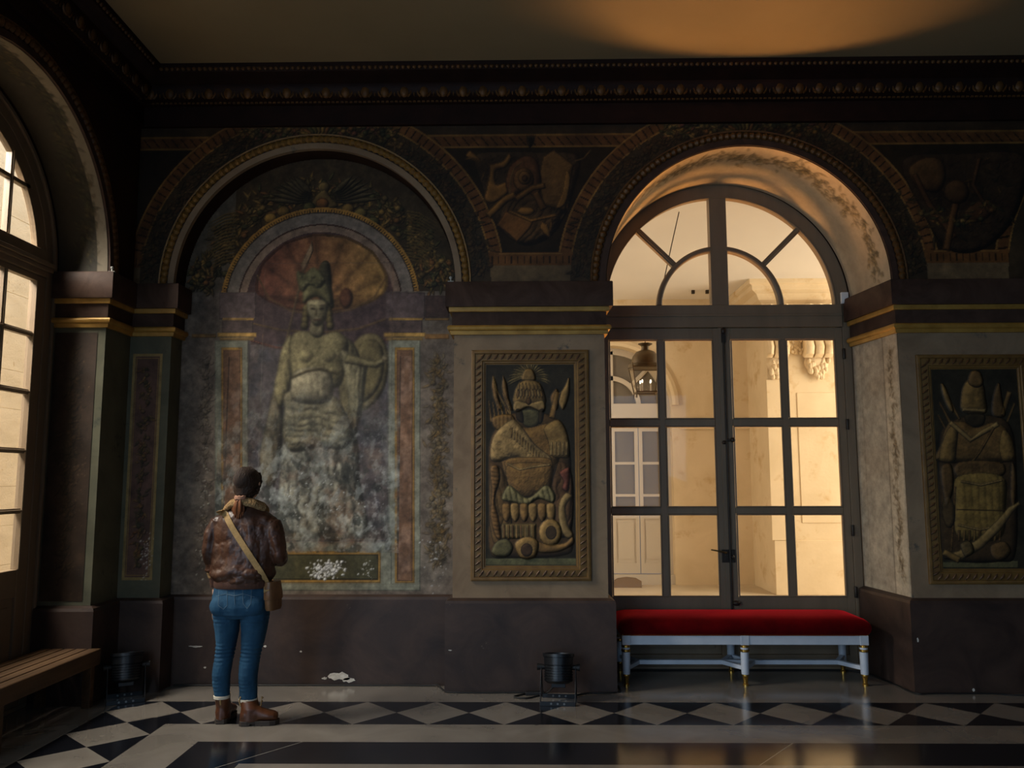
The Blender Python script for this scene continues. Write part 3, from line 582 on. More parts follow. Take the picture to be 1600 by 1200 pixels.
    s.stroke(P([(456,590),(480,580),(500,577),(534,586)]), .02, (90, 78, 50))
    sh([(532,548),(556,556),(574,566),(572,590),(566,640),(556,668),(546,640),(540,590)], (122, 112, 84), folds=(0, .035, .010, .06, 6))
    s.stroke(P([(540,560),(566,566),(588,570),(602,562)]), [.075, .07, .055, .04], g1); s.ell(*P([(602,560)])[0], .028, .034, (126, 112, 82))
    for k in range(4): s.stroke(P([(600, 552+5*k), (607, 551+5*k)]), .014, (126, 112, 82))
    s.stroke(P([(604, 562), (600, 590)]), .012, (100, 84, 54))
    sh([(488,500),(504,500),(506,520),(496,528),(484,520)], (124, 112, 82), bulge=.03)
    for q in (-1, 1):
        for k in range(4): s.ell(*P([(496+q*(17+k), 482+9*k)])[0], .032, .036, (92, 80, 50), bulge=.03)
    sh([(482,470),(510,470),(512,488),(506,504),(497,510),(488,505),(481,488)], (136, 124, 92), bulge=.06)
    for q in (-1, 1): s.stroke(P([(496+q*3.5, 483), (496+q*10, 482)]), .014, (52, 42, 30)); s.stroke(P([(496+q*3, 478), (496+q*11, 477)]), .008, (70, 58, 40))
    s.stroke(P([(495, 482), (494, 494), (498, 495)]), .008, (84, 70, 48)); s.stroke(P([(490, 500), (502, 500)]), .010, (94, 58, 44))
    sh([(500,446),(498,422),(506,408),(516,414),(519,450),(522,480),(512,476)], (64, 58, 40), bulge=.03, folds=(80, .03, .006, .04, 5))
    sh([(474,474),(474,450),(484,440),(500,438),(514,448),(518,476),(506,470),(495,464),(484,468)], (104, 96, 64), bulge=.04)
    sh([(466,446),(464,424),(476,428),(488,418),(500,424),(508,438),(500,450),(484,446),(474,456)], (96, 90, 60), bulge=.02)
    for k in range(8): s.ell(*P([(470+5*k, 432+5*((k*3) % 4))])[0], .016, .018, (120, 112, 76))
    for q in (462, 520): sh([(q-12,838),(q-4,832),(q+14,834),(q+18,842),(q,846)], (116, 104, 82), bulge=.02)
    W = s.win(*[P([(405, 700), (610, 700)])[k][0] for k in (0, 1)], *[P([(500, 842), (500, 412)])[k][1] for k in (0, 1)])
    for _ in range(2): q = s.c[W]; s.c[W] = (q+np.roll(q, 1, 0)+np.roll(q, -1, 0)+np.roll(q, 1, 1)+np.roll(q, -1, 1))/5
    s.c[W] *= (1+.35*(fbm(s.X[W]*22, s.Z[W]*16, 71)-.5))[..., None]
    # age: grey bloom and losses, stronger low down
    low = np.clip((2.35-Z)/.9, 0, 1)*(X > -2.42)*(X < -.98)*(Z > .98)
    s.mask(low*np.clip((fbm(X*8+Z*3, Z*6-X*4, 51)-.50)*7, 0, 1)*.5, (146, 148, 138)); s.mask(low*np.clip((fbm(X*11, Z*9, 52)-.52)*7, 0, 1)*.42, (62, 64, 60)); s.mask(low*np.clip((fbm(X*6, Z*7, 58)-.54)*7, 0, 1)*.35, (128, 92, 70))
    s.mask(low*np.clip((fbm(X*9+Z*7, Z*5-X*6, 64, 6)-.53)*9, 0, 1)*.6, (40, 42, 38)); s.mask(low*np.clip((fbm(X*12-Z*8, Z*6+X*6, 65, 6)-.56)*9, 0, 1)*.55, (154, 156, 148)); s.mask(low*np.clip((1.25-Z)*2, 0, 1)*np.clip((fbm(X*7, Z*9, 66)-.46)*6, 0, 1)*.5, (122, 84, 56))
    s.mask(low*np.clip((fbm(X*30, Z*30, 53, 3)-.66)*9, 0, 1)*.4, (170, 168, 160))
    s.mottle(61, .22, 12); s.mottle(62, .18, 30)
    fx = P([(478, 905), (540, 876)]); s.flakes(fx[0][0], fx[1][0], fx[0][1], fx[1][1], 170, .012, (236, 236, 234), rng); fx = P([(560, 905), (585, 870)]); s.flakes(fx[0][0], fx[1][0], fx[0][1], fx[1][1], 30, .006, (220, 218, 210), rng)
    fx = P([(420, 840), (600, 740)]); s.flakes(fx[0][0], fx[1][0], fx[0][1], fx[1][1], 70, .007, (200, 198, 190), rng); fx = P([(300, 930), (335, 700)]); s.flakes(fx[0][0], fx[1][0], fx[0][1], fx[1][1], 60, .008, (176, 168, 150), rng)
    fx = P([(655, 930), (700, 820)]); s.flakes(fx[0][0], fx[1][0], fx[0][1], fx[1][1], 40, .006, (196, 192, 184), rng)
    o = s.mesh('wall_mural', PAINT, lambda X, Z, H: (X, 6.396+0*X, Z), lambda X, Z: (Z < ZS) | (np.hypot(X-ARCH_L, Z-ZS) < RA-.002))
    tag(o, 'tall faded mural of a helmeted woman with spear and shield in a shell niche', 'mural')
mural()

# ---- soffits and jamb of the right arch, soffit of the left wall arch, corner pilaster panel
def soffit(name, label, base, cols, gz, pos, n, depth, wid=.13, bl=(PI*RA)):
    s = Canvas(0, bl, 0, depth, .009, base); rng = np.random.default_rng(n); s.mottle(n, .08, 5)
    if n == 9: s.mask((s.Z < .075)*.8, (128, 116, 96))  # left arch only: light along the room edge painted as a paler strip
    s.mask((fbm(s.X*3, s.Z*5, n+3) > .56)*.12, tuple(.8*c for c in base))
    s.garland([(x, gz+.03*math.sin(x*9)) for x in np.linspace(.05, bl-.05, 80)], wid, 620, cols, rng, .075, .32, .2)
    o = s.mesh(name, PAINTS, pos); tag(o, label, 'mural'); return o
def pos_r(X, Z, H):
    t = Z/.8; cx = ARCH_R+(1.69-ARCH_R)*t; r = RA-.006-(.01*t); a = X/RA
    return cx+r*np.cos(a), 6.2+.006+Z, ZS-.07*t+r*np.sin(a)
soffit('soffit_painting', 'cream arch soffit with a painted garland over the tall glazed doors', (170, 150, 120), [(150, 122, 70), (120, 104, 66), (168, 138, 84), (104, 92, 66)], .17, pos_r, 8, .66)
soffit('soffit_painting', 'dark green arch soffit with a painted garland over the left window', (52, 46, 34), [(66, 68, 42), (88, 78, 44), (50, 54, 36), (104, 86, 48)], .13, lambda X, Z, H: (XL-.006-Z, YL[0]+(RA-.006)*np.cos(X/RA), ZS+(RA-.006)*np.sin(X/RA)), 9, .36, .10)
def jamb():
    s = Canvas(0, .66, .673, 2.655, .008, (150, 140, 121)); rng = np.random.default_rng(5); s.mottle(6, .16, 5, tint=(140, 126, 106))
    s.mask(((s.X > .02) & (s.X < .2))*.35, (186, 168, 138)); s.mask((np.abs(s.X-.205) < .005)*.6, (110, 98, 80)); s.mask((np.abs(s.X-.55) < .005)*.4, (110, 98, 80))
    s.garland([(.11+.015*math.sin(z*14), z) for z in np.linspace(.8, 2.55, 60)], .05, 330, [(134, 108, 72), (150, 120, 80), (116, 96, 68)], rng, .05, .3)
    tag(s.mesh('jamb_painting', PAINT, lambda X, Z, H: (2.861-.109*X, 6.203+X, Z)), 'pale painted jamb with faint scrollwork right of the glazed doors', 'mural')
jamb()
def corner_panel():
    s = Canvas(-3.03, -2.80, .80, 2.52, .006, (82, 60, 50)); rng = np.random.default_rng(15); s.mottle(3, .3, 9)
    X, Z = s.X, s.Z; e = np.minimum(np.minimum(X+3.03, -2.80-X), np.minimum(Z-.80, 2.52-Z)); s.mask((e < .022)*1., (128, 108, 66)); s.mask(((e > .03) & (e < .036))*1., (120, 96, 56))
    s.garland([(-2.915, z) for z in np.linspace(.9, 2.4, 30)], .06, 150, OCH, rng, .06, .6); s.flakes(-2.9, -2.8, .8, 1.2, 70, .006, (190, 180, 165), rng)
    tag(s.mesh('pilaster_painting', PAINT, lambda X, Z, H: (X, 6.197+0*X, Z)), 'narrow brown painted panel with ochre border on the corner pilaster', 'mural')
corner_panel()
def jamb_panel():
    s = Canvas(-3.43, -3.118, .70, 2.62, .007, (44, 32, 22)); rng = np.random.default_rng(25); s.mottle(5, .4, 7); s.garland([(-3.27, z) for z in np.linspace(.8, 2.5, 30)], .10, 220, [(58, 42, 26), (48, 38, 24), (66, 48, 26)], rng, .07, .6)
    s.flakes(-3.25, -3.135, .75, 2.6, 60, .005, (120, 96, 60), rng, .5)
    tag(s.mesh('jamb_painting', PAINT, lambda X, Z, H: (X, 5.8215+0*X, Z)), 'dark brown worn painted panel on the jamb between left window and corner', 'mural')
jamb_panel()

# ---- framed trophy panels
M_FR = mat('ochre_gilt_frame', (126, 94, 46), .5, (104, 74, 36), 9, metal=.15, bump=.1, bscale=60); M_FRD = mat('brown_frame_carving', (92, 62, 32), .55, (70, 46, 26), 12, bump=.1)
def trophy(name, label, x0, x1, z0, z1, paint):
    t = thing(name, label, 'panel', (0, 6.2, 0), 0, 'framed armour trophies on the piers')
    m = MB(); P = lambda o: [(x0+o, z0+o), (x1-o, z0+o), (x1-o, z1-o), (x0+o, z1-o)]
    prof = [(0, 0), (0, -.018), (.012, -.024), (.026, -.022), (.03, -.012), (.082, -.020), (.088, -.012), (.10, -.012), (.106, -.004), (.112, -.004), (.112, 0)]
    rings = [[(x, y, z) for x, z in P(o)] for o, y in prof]; m.loft(rings, cap=False); f = m.build('frame', M_FR, t, smooth=35)
    k = MB(); w = .056
    for (ax, az), (bx, bz) in zip(P(w), P(w)[1:]+P(w)[:1]):
        L = math.hypot(bx-ax, bz-az); n = int(L/.05)
        for i in range(n):
            u = (i+.5)/n; x, z = ax+(bx-ax)*u, az+(bz-az)*u
            hx = abs(bx-ax) > abs(bz-az); d = .018 if i % 2 else -.0
            k.tube([(x-(.018 if hx else .024), -.014, z-(.024 if hx else .018)), (x, -.022, z), (x+(.018 if hx else .024), -.014, z+(.024 if hx else .018))], [.004, .009, .004], 6)
    k.build('frame_carving', M_FRD, f, smooth=50)
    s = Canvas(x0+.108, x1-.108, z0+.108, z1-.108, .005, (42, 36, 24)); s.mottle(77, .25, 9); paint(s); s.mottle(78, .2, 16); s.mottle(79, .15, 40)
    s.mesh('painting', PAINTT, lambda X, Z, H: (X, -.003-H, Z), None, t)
def armour_one(s):
    P = lambda pts: xz(pts, 6.195); o1, o2, o3, o4 = (138, 106, 58), (120, 88, 46), (104, 74, 38), (150, 120, 72)
    sh = lambda pts, c, **k: s.shape(P(pts), c, k.pop('bulge', .03), relief=k.pop('relief', .010), tex=k.pop('tex', .0035), **k)
    sh([(757,872),(903,872),(903,884),(757,884)], (92, 88, 58), smooth=False, bulge=.01, relief=0)
    sh([(764,700),(778,664),(800,646),(852,646),(880,668),(892,720),(890,800),(896,850),(880,868),(800,872),(766,864),(764,790)], (78, 56, 30), bulge=.06, relief=.004)
    sh([(768,730),(790,740),(800,800),(796,846),(772,850),(764,800)], (92, 68, 36), bulge=.04, relief=.006, folds=(10, .05, .01, .1, 4)); sh([(862,728),(888,726),(896,770),(892,830),(872,836),(864,780)], (86, 60, 34), bulge=.04, relief=.006, folds=(-8, .05, .01, .1, 6))
    for x in (770, 786): sh([(x,586),(x+6,600),(x+9,622),(x+16,642),(x+8,640),(x+1,622),(x-2,604)], o2, smooth=False)
    s.stroke(P([(771,588),(776,610),(790,636),(802,655)]), .016, o1); s.stroke(P([(786,614),(798,645)]), .014, o2)
    sh([(866,640),(860,622),(868,608),(873,614),(872,636)], o3); sh([(878,640),(872,622),(882,604),(889,590),(890,612),(884,634)], o1); s.stroke(P([(862,654),(872,612)]), .05, o2)
    for k in range(6): s.stroke(P([(768+6.5*k, 660), (764+6.0*k, 626+2*(k % 2))]), [.022, .012], o1 if k % 2 else o2)
    sh([(770,652),(800,648),(804,668),(776,672)], o2, folds=(0, .03, .004, 0, 1))
    for k in range(21):
        a = -.12+(PI+.24)*k/20; x, z = P([(827, 588)])[0]; q = 1 if a < PI/2 else -1; e = .13+.03*abs(math.cos(a)); p = lambda t, d=0: (x+e*t*math.cos(a), z+e*t*math.sin(a)*.9-.05*t*t*abs(math.cos(a)))
        s.stroke([p(.1), p(.45), p(.8), p(1.05)], [.016, .026, .020, .006], (128, 106, 62) if k % 2 else (96, 80, 46), bulge=.013)
    sh([(820,578),(832,578),(836,594),(816,594)], o1, bulge=.02)
    sh([(805,632),(804,612),(812,598),(826,593),(842,598),(850,612),(850,632)], o1, bulge=.08, tex=.004)
    for k in range(9): s.leaf(*P([(808+5*k, 624)])[0], 1.4+.05*k, .10, .024, o4 if k % 2 else o2)
    for k in range(7): s.leaf(*P([(809+6*k, 612)])[0], 1.4+.06*k, .08, .024, o1)
    sh([(802,638),(806,626),(826,630),(848,626),(852,638),(846,644),(826,636),(808,644)], o4, bulge=.02)
    s.ell(*P([(826,627)])[0], .022, .03, (86, 60, 32)); sh([(814,642),(842,642),(842,662),(832,668),(818,664)], (86, 78, 50), bulge=.03, relief=0); sh([(806,640),(816,642),(818,660),(808,656)], (52, 40, 24), relief=0); sh([(842,642),(850,640),(848,658),(842,662)], (52, 40, 24), relief=0)
    sh([(780,690),(800,664),(826,668),(862,662),(880,690),(872,724),(860,750),(826,758),(792,750)], o2, bulge=.09, tex=.007)
    sh([(850,668),(872,656),(886,676),(890,712),(876,716),(862,712),(856,690)], o1, bulge=.05); 
    for k in range(5): s.stroke(P([(862+6*k, 690), (861+6*k, 712)]), .02, o4)
    sh([(766,716),(772,680),(798,656),(812,662),(836,694),(862,716),(852,728),(826,722),(800,716),(780,722)], (148, 118, 72), folds=(52, .07, .012, .15, 3), bulge=.05)
    for k in range(15): s.stroke(P([(800+4.2*k, 668+3.9*k), (799+4.2*k, 684+3.6*k)]), .014, o4 if k % 2 else o1)
    sh([(788,726),(796,716),(826,714),(858,716),(864,730),(852,742),(826,746),(800,742)], o2, bulge=.03, tex=.006)
    sh([(792,728),(826,722),(862,728),(862,760),(846,774),(822,778),(802,770),(792,752)], o2, bulge=.09, tex=.010); s.stroke(P([(792,724),(812,734),(830,730),(860,726)]), .018, o4)
    sh([(784,780),(796,758),(824,778),(852,758),(868,772),(864,786),(842,780),(824,790),(804,786)], (116, 104, 66), folds=(10, .04, .008, .03, 4), bulge=.03)
    for k in range(6): sh([(784+14*k,788),(797+14*k,788),(798+14*k,806),(792+14*k,816),(785+14*k,808)], o1 if k % 2 else o2, bulge=.035)
    sh([(784,818),(838,818),(838,842),(784,842)], (112, 92, 52), smooth=False, folds=(0, .035, .008, .02, 4))
    for k in range(8): s.stroke(P([(788+6.5*k, 820), (788+6.5*k, 842)]), .018, o1 if k % 2 else o3)
    sh([(766,732),(778,728),(782,748),(774,780),(780,810),(784,842),(774,838),(766,806),(768,770)], o3, folds=(80, .03, .006, 0, 3))
    sh([(874,738),(890,732),(888,766),(878,764),(880,752)], (112, 62, 44)); sh([(874,784),(884,770),(894,776),(884,792),(888,820),(896,836),(888,842),(878,832),(872,806)], o4, bulge=.03)
    s.ell(*P([(860,832)])[0], .088, .105, o1, bulge=.035, relief=.02); s.ell(*P([(861,832)])[0], .042, .052, (62, 46, 28), bulge=.01)
    sh([(838,846),(858,850),(882,848),(894,838),(896,850),(874,862),(846,864),(834,856)], o2); sh([(804,852),(812,842),(828,838),(842,848),(838,868),(826,874),(812,870)], o1, bulge=.04, relief=.02); s.ell(*P([(823,859)])[0], .045, .05, (66, 46, 28), bulge=.02)
    sh([(768,862),(776,846),(792,842),(802,854),(796,868),(778,870)], (86, 78, 48))
def armour_two(s):
    P = lambda pts: xz(pts, 6.195); o1, o2, o3, o4 = (128, 96, 50), (110, 80, 42), (94, 68, 36), (138, 108, 62)
    sh = lambda pts, c, **k: s.shape(P(pts), c, k.pop('bulge', .03), relief=k.pop('relief', .010), tex=k.pop('tex', .0035), **k)
    sh([(1470,878),(1592,876),(1592,888),(1470,888)], (92, 84, 54), smooth=False, bulge=.01, relief=0)
    sh([(1468,690),(1486,660),(1510,650),(1556,650),(1580,668),(1588,720),(1588,860),(1560,878),(1490,876),(1470,850)], (66, 48, 27), bulge=.06, relief=.004)
    for x, y in ((1470, 600), (1468, 628), (1466, 648)): s.stroke(P([(x, y), (x+18, y+34), (x+30, y+56)]), [.012, .03, .02], o2)
    sh([(1470,600),(1478,606),(1490,640),(1484,642),(1474,622)], o1)
    sh([(1552,650),(1550,628),(1556,604),(1562,600),(1566,624),(1570,650)], o3); s.stroke(P([(1566,650),(1578,612)]), .04, o2); s.stroke(P([(1574,660),(1586,630)]), .02, o2)
    sh([(1504,644),(1502,616),(1508,598),(1522,590),(1536,600),(1540,620),(1540,646)], o1, bulge=.07); sh([(1512,598),(1518,580),(1532,582),(1536,600),(1524,606)], o2); s.stroke(P([(1503,640),(1540,642)]), .03, o4)
    sh([(1508,648),(1538,648),(1536,664),(1524,668),(1512,664)], (58, 46, 28), relief=0)
    sh([(1470,694),(1480,664),(1504,658),(1524,668),(1552,660),(1574,672),(1582,706),(1578,722),(1468,722)], o2, bulge=.08, folds=(60, .08, .006, .1, 4))
    sh([(1470,696),(1482,668),(1496,666),(1494,700),(1490,722),(1468,720)], o1, bulge=.05); sh([(1566,672),(1580,682),(1586,716),(1566,720),(1560,696)], o1, bulge=.05)
    s.stroke(P([(1484,660),(1516,688),(1534,676),(1560,662)]), .04, o4); s.stroke(P([(1552,668),(1530,706),(1496,752)]), .022, o3)
    sh([(1498,722),(1562,722),(1568,742),(1530,752),(1494,744)], o3, tex=.006)
    sh([(1496,744),(1566,744),(1572,790),(1566,838),(1530,846),(1494,836),(1492,790)], (126, 98, 48), bulge=.07, folds=(0, .05, .004, .02, 3)); s.stroke(P([(1494,796),(1570,798)]), .01, o3)
    s.stroke(P([(1500,752),(1532,758),(1566,750)]), .02, o4); s.stroke(P([(1496,820),(1530,828),(1566,820)]), .02, o4)
    for k in range(9): s.stroke(P([(1498+8*k, 828), (1498+8*k, 846)]), .02, o1 if k % 2 else o3)
    sh([(1470,730),(1486,726),(1490,760),(1480,790),(1472,764)], o3); sh([(1580,724),(1588,740),(1586,790),(1578,780)], o3); s.stroke(P([(1492,760),(1490,810),(1486,862)]), .016, o2)
    s.ell(*P([(1482,800)])[0], .05, .12, (82, 62, 36), bulge=.03)
    s.stroke(P([(1482,868),(1500,868),(1530,850),(1560,820),(1580,796),(1594,786)]), [.03, .07, .075, .07, .05, .03], o4, bulge=.03); s.stroke(P([(1474,862),(1500,876)]), .05, o1)
    sh([(1500,850),(1516,846),(1522,862),(1508,870)], (88, 70, 40)); sh([(1548,852),(1570,846),(1580,862),(1566,876),(1550,870)], o3, bulge=.04)
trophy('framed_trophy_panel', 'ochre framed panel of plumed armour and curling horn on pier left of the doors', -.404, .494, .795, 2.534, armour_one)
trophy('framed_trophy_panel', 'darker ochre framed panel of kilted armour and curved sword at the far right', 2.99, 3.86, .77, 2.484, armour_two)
# ------------------------------------------------------------------ windows
M_WOOD = mat('grey_brown_window_paint', (118, 100, 78), .45, (130, 111, 88), 5, bump=.04, spec=.45, stretch=(1, 1, .2)); M_IRON = mat('dark_iron_fittings', (58, 51, 44), .5, metal=.6)
M_BRASSD = mat('dull_brass_fitting', (110, 92, 60), .4, metal=.8)
def bead(m, x0, x1, z0, z1, y, d=.012, t=.010):   # glazing bead round a pane
    for a, b, c, e in ((x0-t, x1+t, z0-t, z0), (x0-t, x1+t, z1, z1+t), (x0-t, x0, z0, z1), (x1, x1+t, z0, z1)): m.box(a, b, y-d, y, c, e)
def glazed_door():
    root = empty_struct('door_1', (1.687, 6.88, 0)); zc = 3.0
    fr = MB()       # frame posts, arched head, transom and fanlight bars
    for q in (-1, 1): fr.box(*(sorted((q*1.03, q*1.10))), 0, .09, 0, zc)
    fr.arcband(0, zc, [(.985, 0), (1.10, 0), (1.10, .09), (.985, .09)], n=64); fr.arcband(0, zc, [(.975, -.010), (.989, -.010), (.989, .02), (.975, .02)], n=64)
    fr.box(-1.03, 1.03, -.012, .09, 2.832, 3.026); fr.box(-1.03, 1.03, -.022, 0, 2.925, 2.945); fr.box(-.073, .073, -.006, .09, 3.026, 3.985)
    for a0, a1 in ((0.055, PI/2-.11), (PI/2+.11, PI-.055)): fr.arcband(0, zc, [(.500, .0), (.512, -.012), (.535, -.012), (.547, .0), (.547, .06), (.500, .06)], a0, a1, n=24)
    for a in (PI*.25, PI*.75):
        c, s_ = math.cos(a), math.sin(a); n = Vector((-s_, 0, c))
        for w, y0, y1 in ((.024, 0, .06), (.012, -.012, 0)): 
            P = [Vector((c*.54, 0, zc+s_*.54)), Vector((c*.99, 0, zc+s_*.99))]; v = [P[0]-n*w, P[0]+n*w, P[1]+n*w, P[1]-n*w]; fr.prism([(p.x, p.z) for p in v], y0, y1)
    fr.box(-1.1, 1.1, -.01, .12, 0, .03); fr.box(-.03, .03, -.004, .006, .02, 2.83)
    f = fr.build('door_frame', M_WOOD, root, bevel=.003, bseg=1); struct(f)
    g = MB(); g.arcband(0, zc, [(.02, .035), (.99, .035), (.99, .039), (.02, .039)], 0.03, PI-.03, 48); struct(g.build('fanlight_glass', GLASS, f))
    rows = ((.58, 1.256), (1.309, 1.989), (2.047, 2.727))
    for q in (-1, 1):
        m = MB(); lo, hi = (.010, 1.028); x = lambda a: q*a
        bx = lambda a, b, y0, y1, z0, z1: m.box(min(x(a), x(b)), max(x(a), x(b)), y0, y1, z0, z1)
        bx(.002, .075, .005, .055, .02, 2.828); bx(.962, hi, .005, .055, .02, 2.828); bx(.075, .962, .005, .055, 2.727, 2.828); bx(.075, .962, .005, .055, .44, .58); bx(.075, .962, .005, .055, .02, .12)
        bx(.075, .962, .022, .045, .12, .44); bx(.13, .905, .012, .03, .17, .39); bx(.493, .545, -.0012, .05, .58, 2.727)
        for z0, z1 in ((1.256, 1.309), (1.989, 2.047)): bx(.075, .962, .0, .05, z0, z1)
        for a, b in ((.075, .493), (.545, .962)):
            for z0, z1 in rows: bead(m, min(x(a+.012), x(b-.012)), max(x(a+.012), x(b-.012)), z0+.012, z1-.012, .006, .010, .012)
        lf = m.build('door_leaf', M_WOOD, root, bevel=.003, bseg=1); struct(lf)
        gl = MB(); gl.box(min(x(.075), x(.962)), max(x(.075), x(.962)), .030, .034, .58, 2.727); struct(gl.build('leaf_glass', GLASS, lf))
        for z in (.62, 1.12, 2.0, 2.6):
            h = MB().lathe([(.011, -.045), (.013, -.04), (.013, .04), (.011, .045)], (q*1.03, -.006, z), 10).build('hinge', M_IRON, lf, smooth=40); struct(h)
    k = MB(); k.tube([(.012, -.012, .48), (.012, -.012, 2.78)], .009, 8); k.ball((.012, -.02, 2.80), (.02, .016, .03)); k.ball((.06, -.03, 1.87), (.022, .022, .022)); k.tube([(.012, -.012, 1.87), (.06, -.03, 1.87)], .010, 8)
    k.ball((-.01, -.02, 1.85), (.02, .014, .016)); k.ball((.045, -.03, .535), (.032, .022, .022)); k.box(-.004, .028, -.02, .006, 2.70, 2.82)
    b = k.build('locking_bar', M_IRON, root, smooth=50); b['label'] = 'dark iron bolt bar with knobs'; struct(b)
    k = MB(); k.box(-.055, .052, -.012, .006, .86, .965); k.box(-.035, -.005, -.02, 0, .875, .95); k.ball((.03, -.022, .905), (.014, .014, .02)); struct(k.build('lock_plate', M_IRON, root, bevel=.002))
    k = MB(); k.tube([(-.03, -.014, .94), (-.03, -.045, .942), (-.07, -.055, .952), (-.155, -.055, .968)], [.009, .009, .008, .006], 8); struct(k.build('door_handle', M_BRASSD, root, smooth=50))
glazed_door()
def left_window():
    root = empty_struct('window_1', (-3.45, 4.71, 0), PI/2); zc = 3.05
    f = MB()
    for q in (-1, 1): f.box(*sorted((q*1.0, q*1.12)), 0, .06, 0, zc); f.box(*sorted((q*1.075, q*1.10)), -.02, 0, 0, zc)
    f.arcband(0, zc, [(.985, 0), (1.12, 0), (1.12, .06), (.985, .06)], n=56); f.arcband(0, zc, [(1.06, -.02), (1.09, -.02), (1.09, .0), (1.06, .0)], n=56)
    f.arcband(0, zc, [(.88, .005), (.985, .005), (.985, .05), (.88, .05)], n=56)
    f.box(-1.0, 1.0, -.012, .08, 3.0, 3.19); f.box(-1.03, 1.03, -.05, 0, 3.07, 3.10); f.box(-1.03, 1.03, -.03, 0, 3.04, 3.07)
    zt = lambda u: zc+math.sqrt(max(.9**2-u*u, 0))
    for u in (-.54, -.18, .18, .54): f.box(u-.016, u+.016, .005, .05, 3.19, zt(u)); f.box(u-.007, u+.007, -.004, .01, 3.19, zt(u))
    f.box(-.75, .75, .005, .05, 3.573, 3.603)
    f.box(-1.1, 1.1, -.01, .1, 0, .03)
    fr = f.build('window_frame', M_WOOD, root, bevel=.003, bseg=1); struct(fr)
    struct(MB().arcband(0, zc, [(.005, .03), (.89, .03), (.89, .034), (.005, .034)], .0, PI, 48).build('fanlight_glass', GLASS, fr))
    for q in (-1, 1):
        m = MB(); bx = lambda a, b, y0, y1, z0, z1: m.box(min(q*a, q*b), max(q*a, q*b), y0, y1, z0, z1)
        bx(.001, .07, .005, .055, .02, 2.995); bx(.885, .998, .005, .055, .02, 2.995); bx(.07, .885, .005, .055, 2.955, 2.995); bx(.07, .885, .005, .055, .76, .945); bx(.07, .885, .005, .055, .02, .14)
        bx(.07, .885, .022, .045, .14, .76); bx(.13, .83, .012, .03, .20, .70); bx(.07, .07, 0, 0, 0, 0)
        for z in (1.34, 1.75, 2.16, 2.57): bx(.07, .885, .008, .05, z-.018, z+.018); bx(.07, .885, -.002, .01, z-.007, z+.007)
        bx(.534, .566, .0068, .05, .945, 2.955); bx(.543, .557, -.0032, .01, .945, 2.955); bx(.192, .224, .0068, .05, .945, 2.955)
        bx(.880, .893, -.006, .006, .945, 2.955)
        lf = m.build('window_leaf', M_WOOD, root, bevel=.003, bseg=1); struct(lf)
        struct(MB().box(min(q*.07, q*.885), max(q*.07, q*.885), .03, .034, .945, 2.955).build('leaf_glass', GLASS, lf))
left_window()

# ------------------------------------------------------------------ outside: portico beyond the doors, court beyond the left window
M_STONE = mat('warm_limestone', (214, 194, 160), .85, (226, 207, 175), 1.6, 8, .6, bump=.08, bscale=25, spec=.15, wear=(200, 172, 130), wear_lo=.55, wear_hi=.68, wear_scale=2.5)
M_STONE2 = mat('pale_court_limestone', (198, 187, 168), .9, (212, 202, 184), 2.2, 9, .8, bump=.25, bscale=40, spec=.1, stretch=(1, 1, 3), wear=(168, 146, 112), wear_lo=.63, wear_hi=.7, wear_scale=14)
M_PAVE = mat('portico_paving', (205, 190, 165), .7, (190, 174, 148), 2); M_PLAS = mat('portico_plaster', (226, 221, 214), .9, (231, 226, 219), 1.4)
M_WHITE = mat('white_door_paint', (198, 188, 172), .5); M_DGL = mat('grey_glazing_seen_from_outside', (112, 104, 92), .25, (124, 115, 100), 2)
pv = MB(); pv.box(-3.2, 9, 7.0, 12.9, -.2, 0); struct(pv.build('floor_portico', M_PAVE))
struct(MB().box(-3.2, 9, 7.0, 12.9, 4.26, 4.4).build('ceiling_portico', M_PLAS))
pw = MB(); dx, dr = 1.31, .90
arch_piece(pw, -3.2, 3.4, dx, dr, 12.2, 12.6, 2.36+.28, 4.3, 40); pw.box(-3.2, dx-dr, 12.2, 12.6, 0, 2.64); pw.box(dx+dr, 3.4, 12.2, 12.6, 0, 2.64)
for x0, x1 in ((-3.2, dx-dr-.12), (dx+dr+.12, 3.38)): pw.box(x0, x1, 12.17, 12.2, 2.28, 2.46)
pw.box(-3.66, -3.2, 6.6, 12.9, -.4, 9)
struct(pw.build('wall_portico', M_STONE))
pr = MB(); pr.box(3.36, 9, 11.2, 12.6, 0, 4.3)
pr.box(3.36, 9, 11.17, 11.2, 0, .72); pr.box(3.33, 3.62, 11.16, 11.2, .72, 2.9)
pr.sweep([(3.36, 12.2), (3.36, 11.2), (9, 11.2)], [(-.02, 3.90), (.06, 3.90), (.06, 3.96), (.12, 4.0), (.16, 4.08), (.24, 4.12), (.24, 4.18), (.28, 4.20), (.28, 4.262), (-.02, 4.262)])
pr.box(3.75, 4.55, 11.188, 11.2, .95, 2.72)
struct(pr.build('wall_portico_right', M_STONE, bevel=.008))
mo = MB(); mo.arcband(dx, 2.64, [(dr, 12.12), (dr+.04, 12.10), (dr+.10, 12.14), (dr+.11, 12.2), (dr, 12.2)], n=40); struct(mo.build('trim_9', M_STONE, smooth=40))
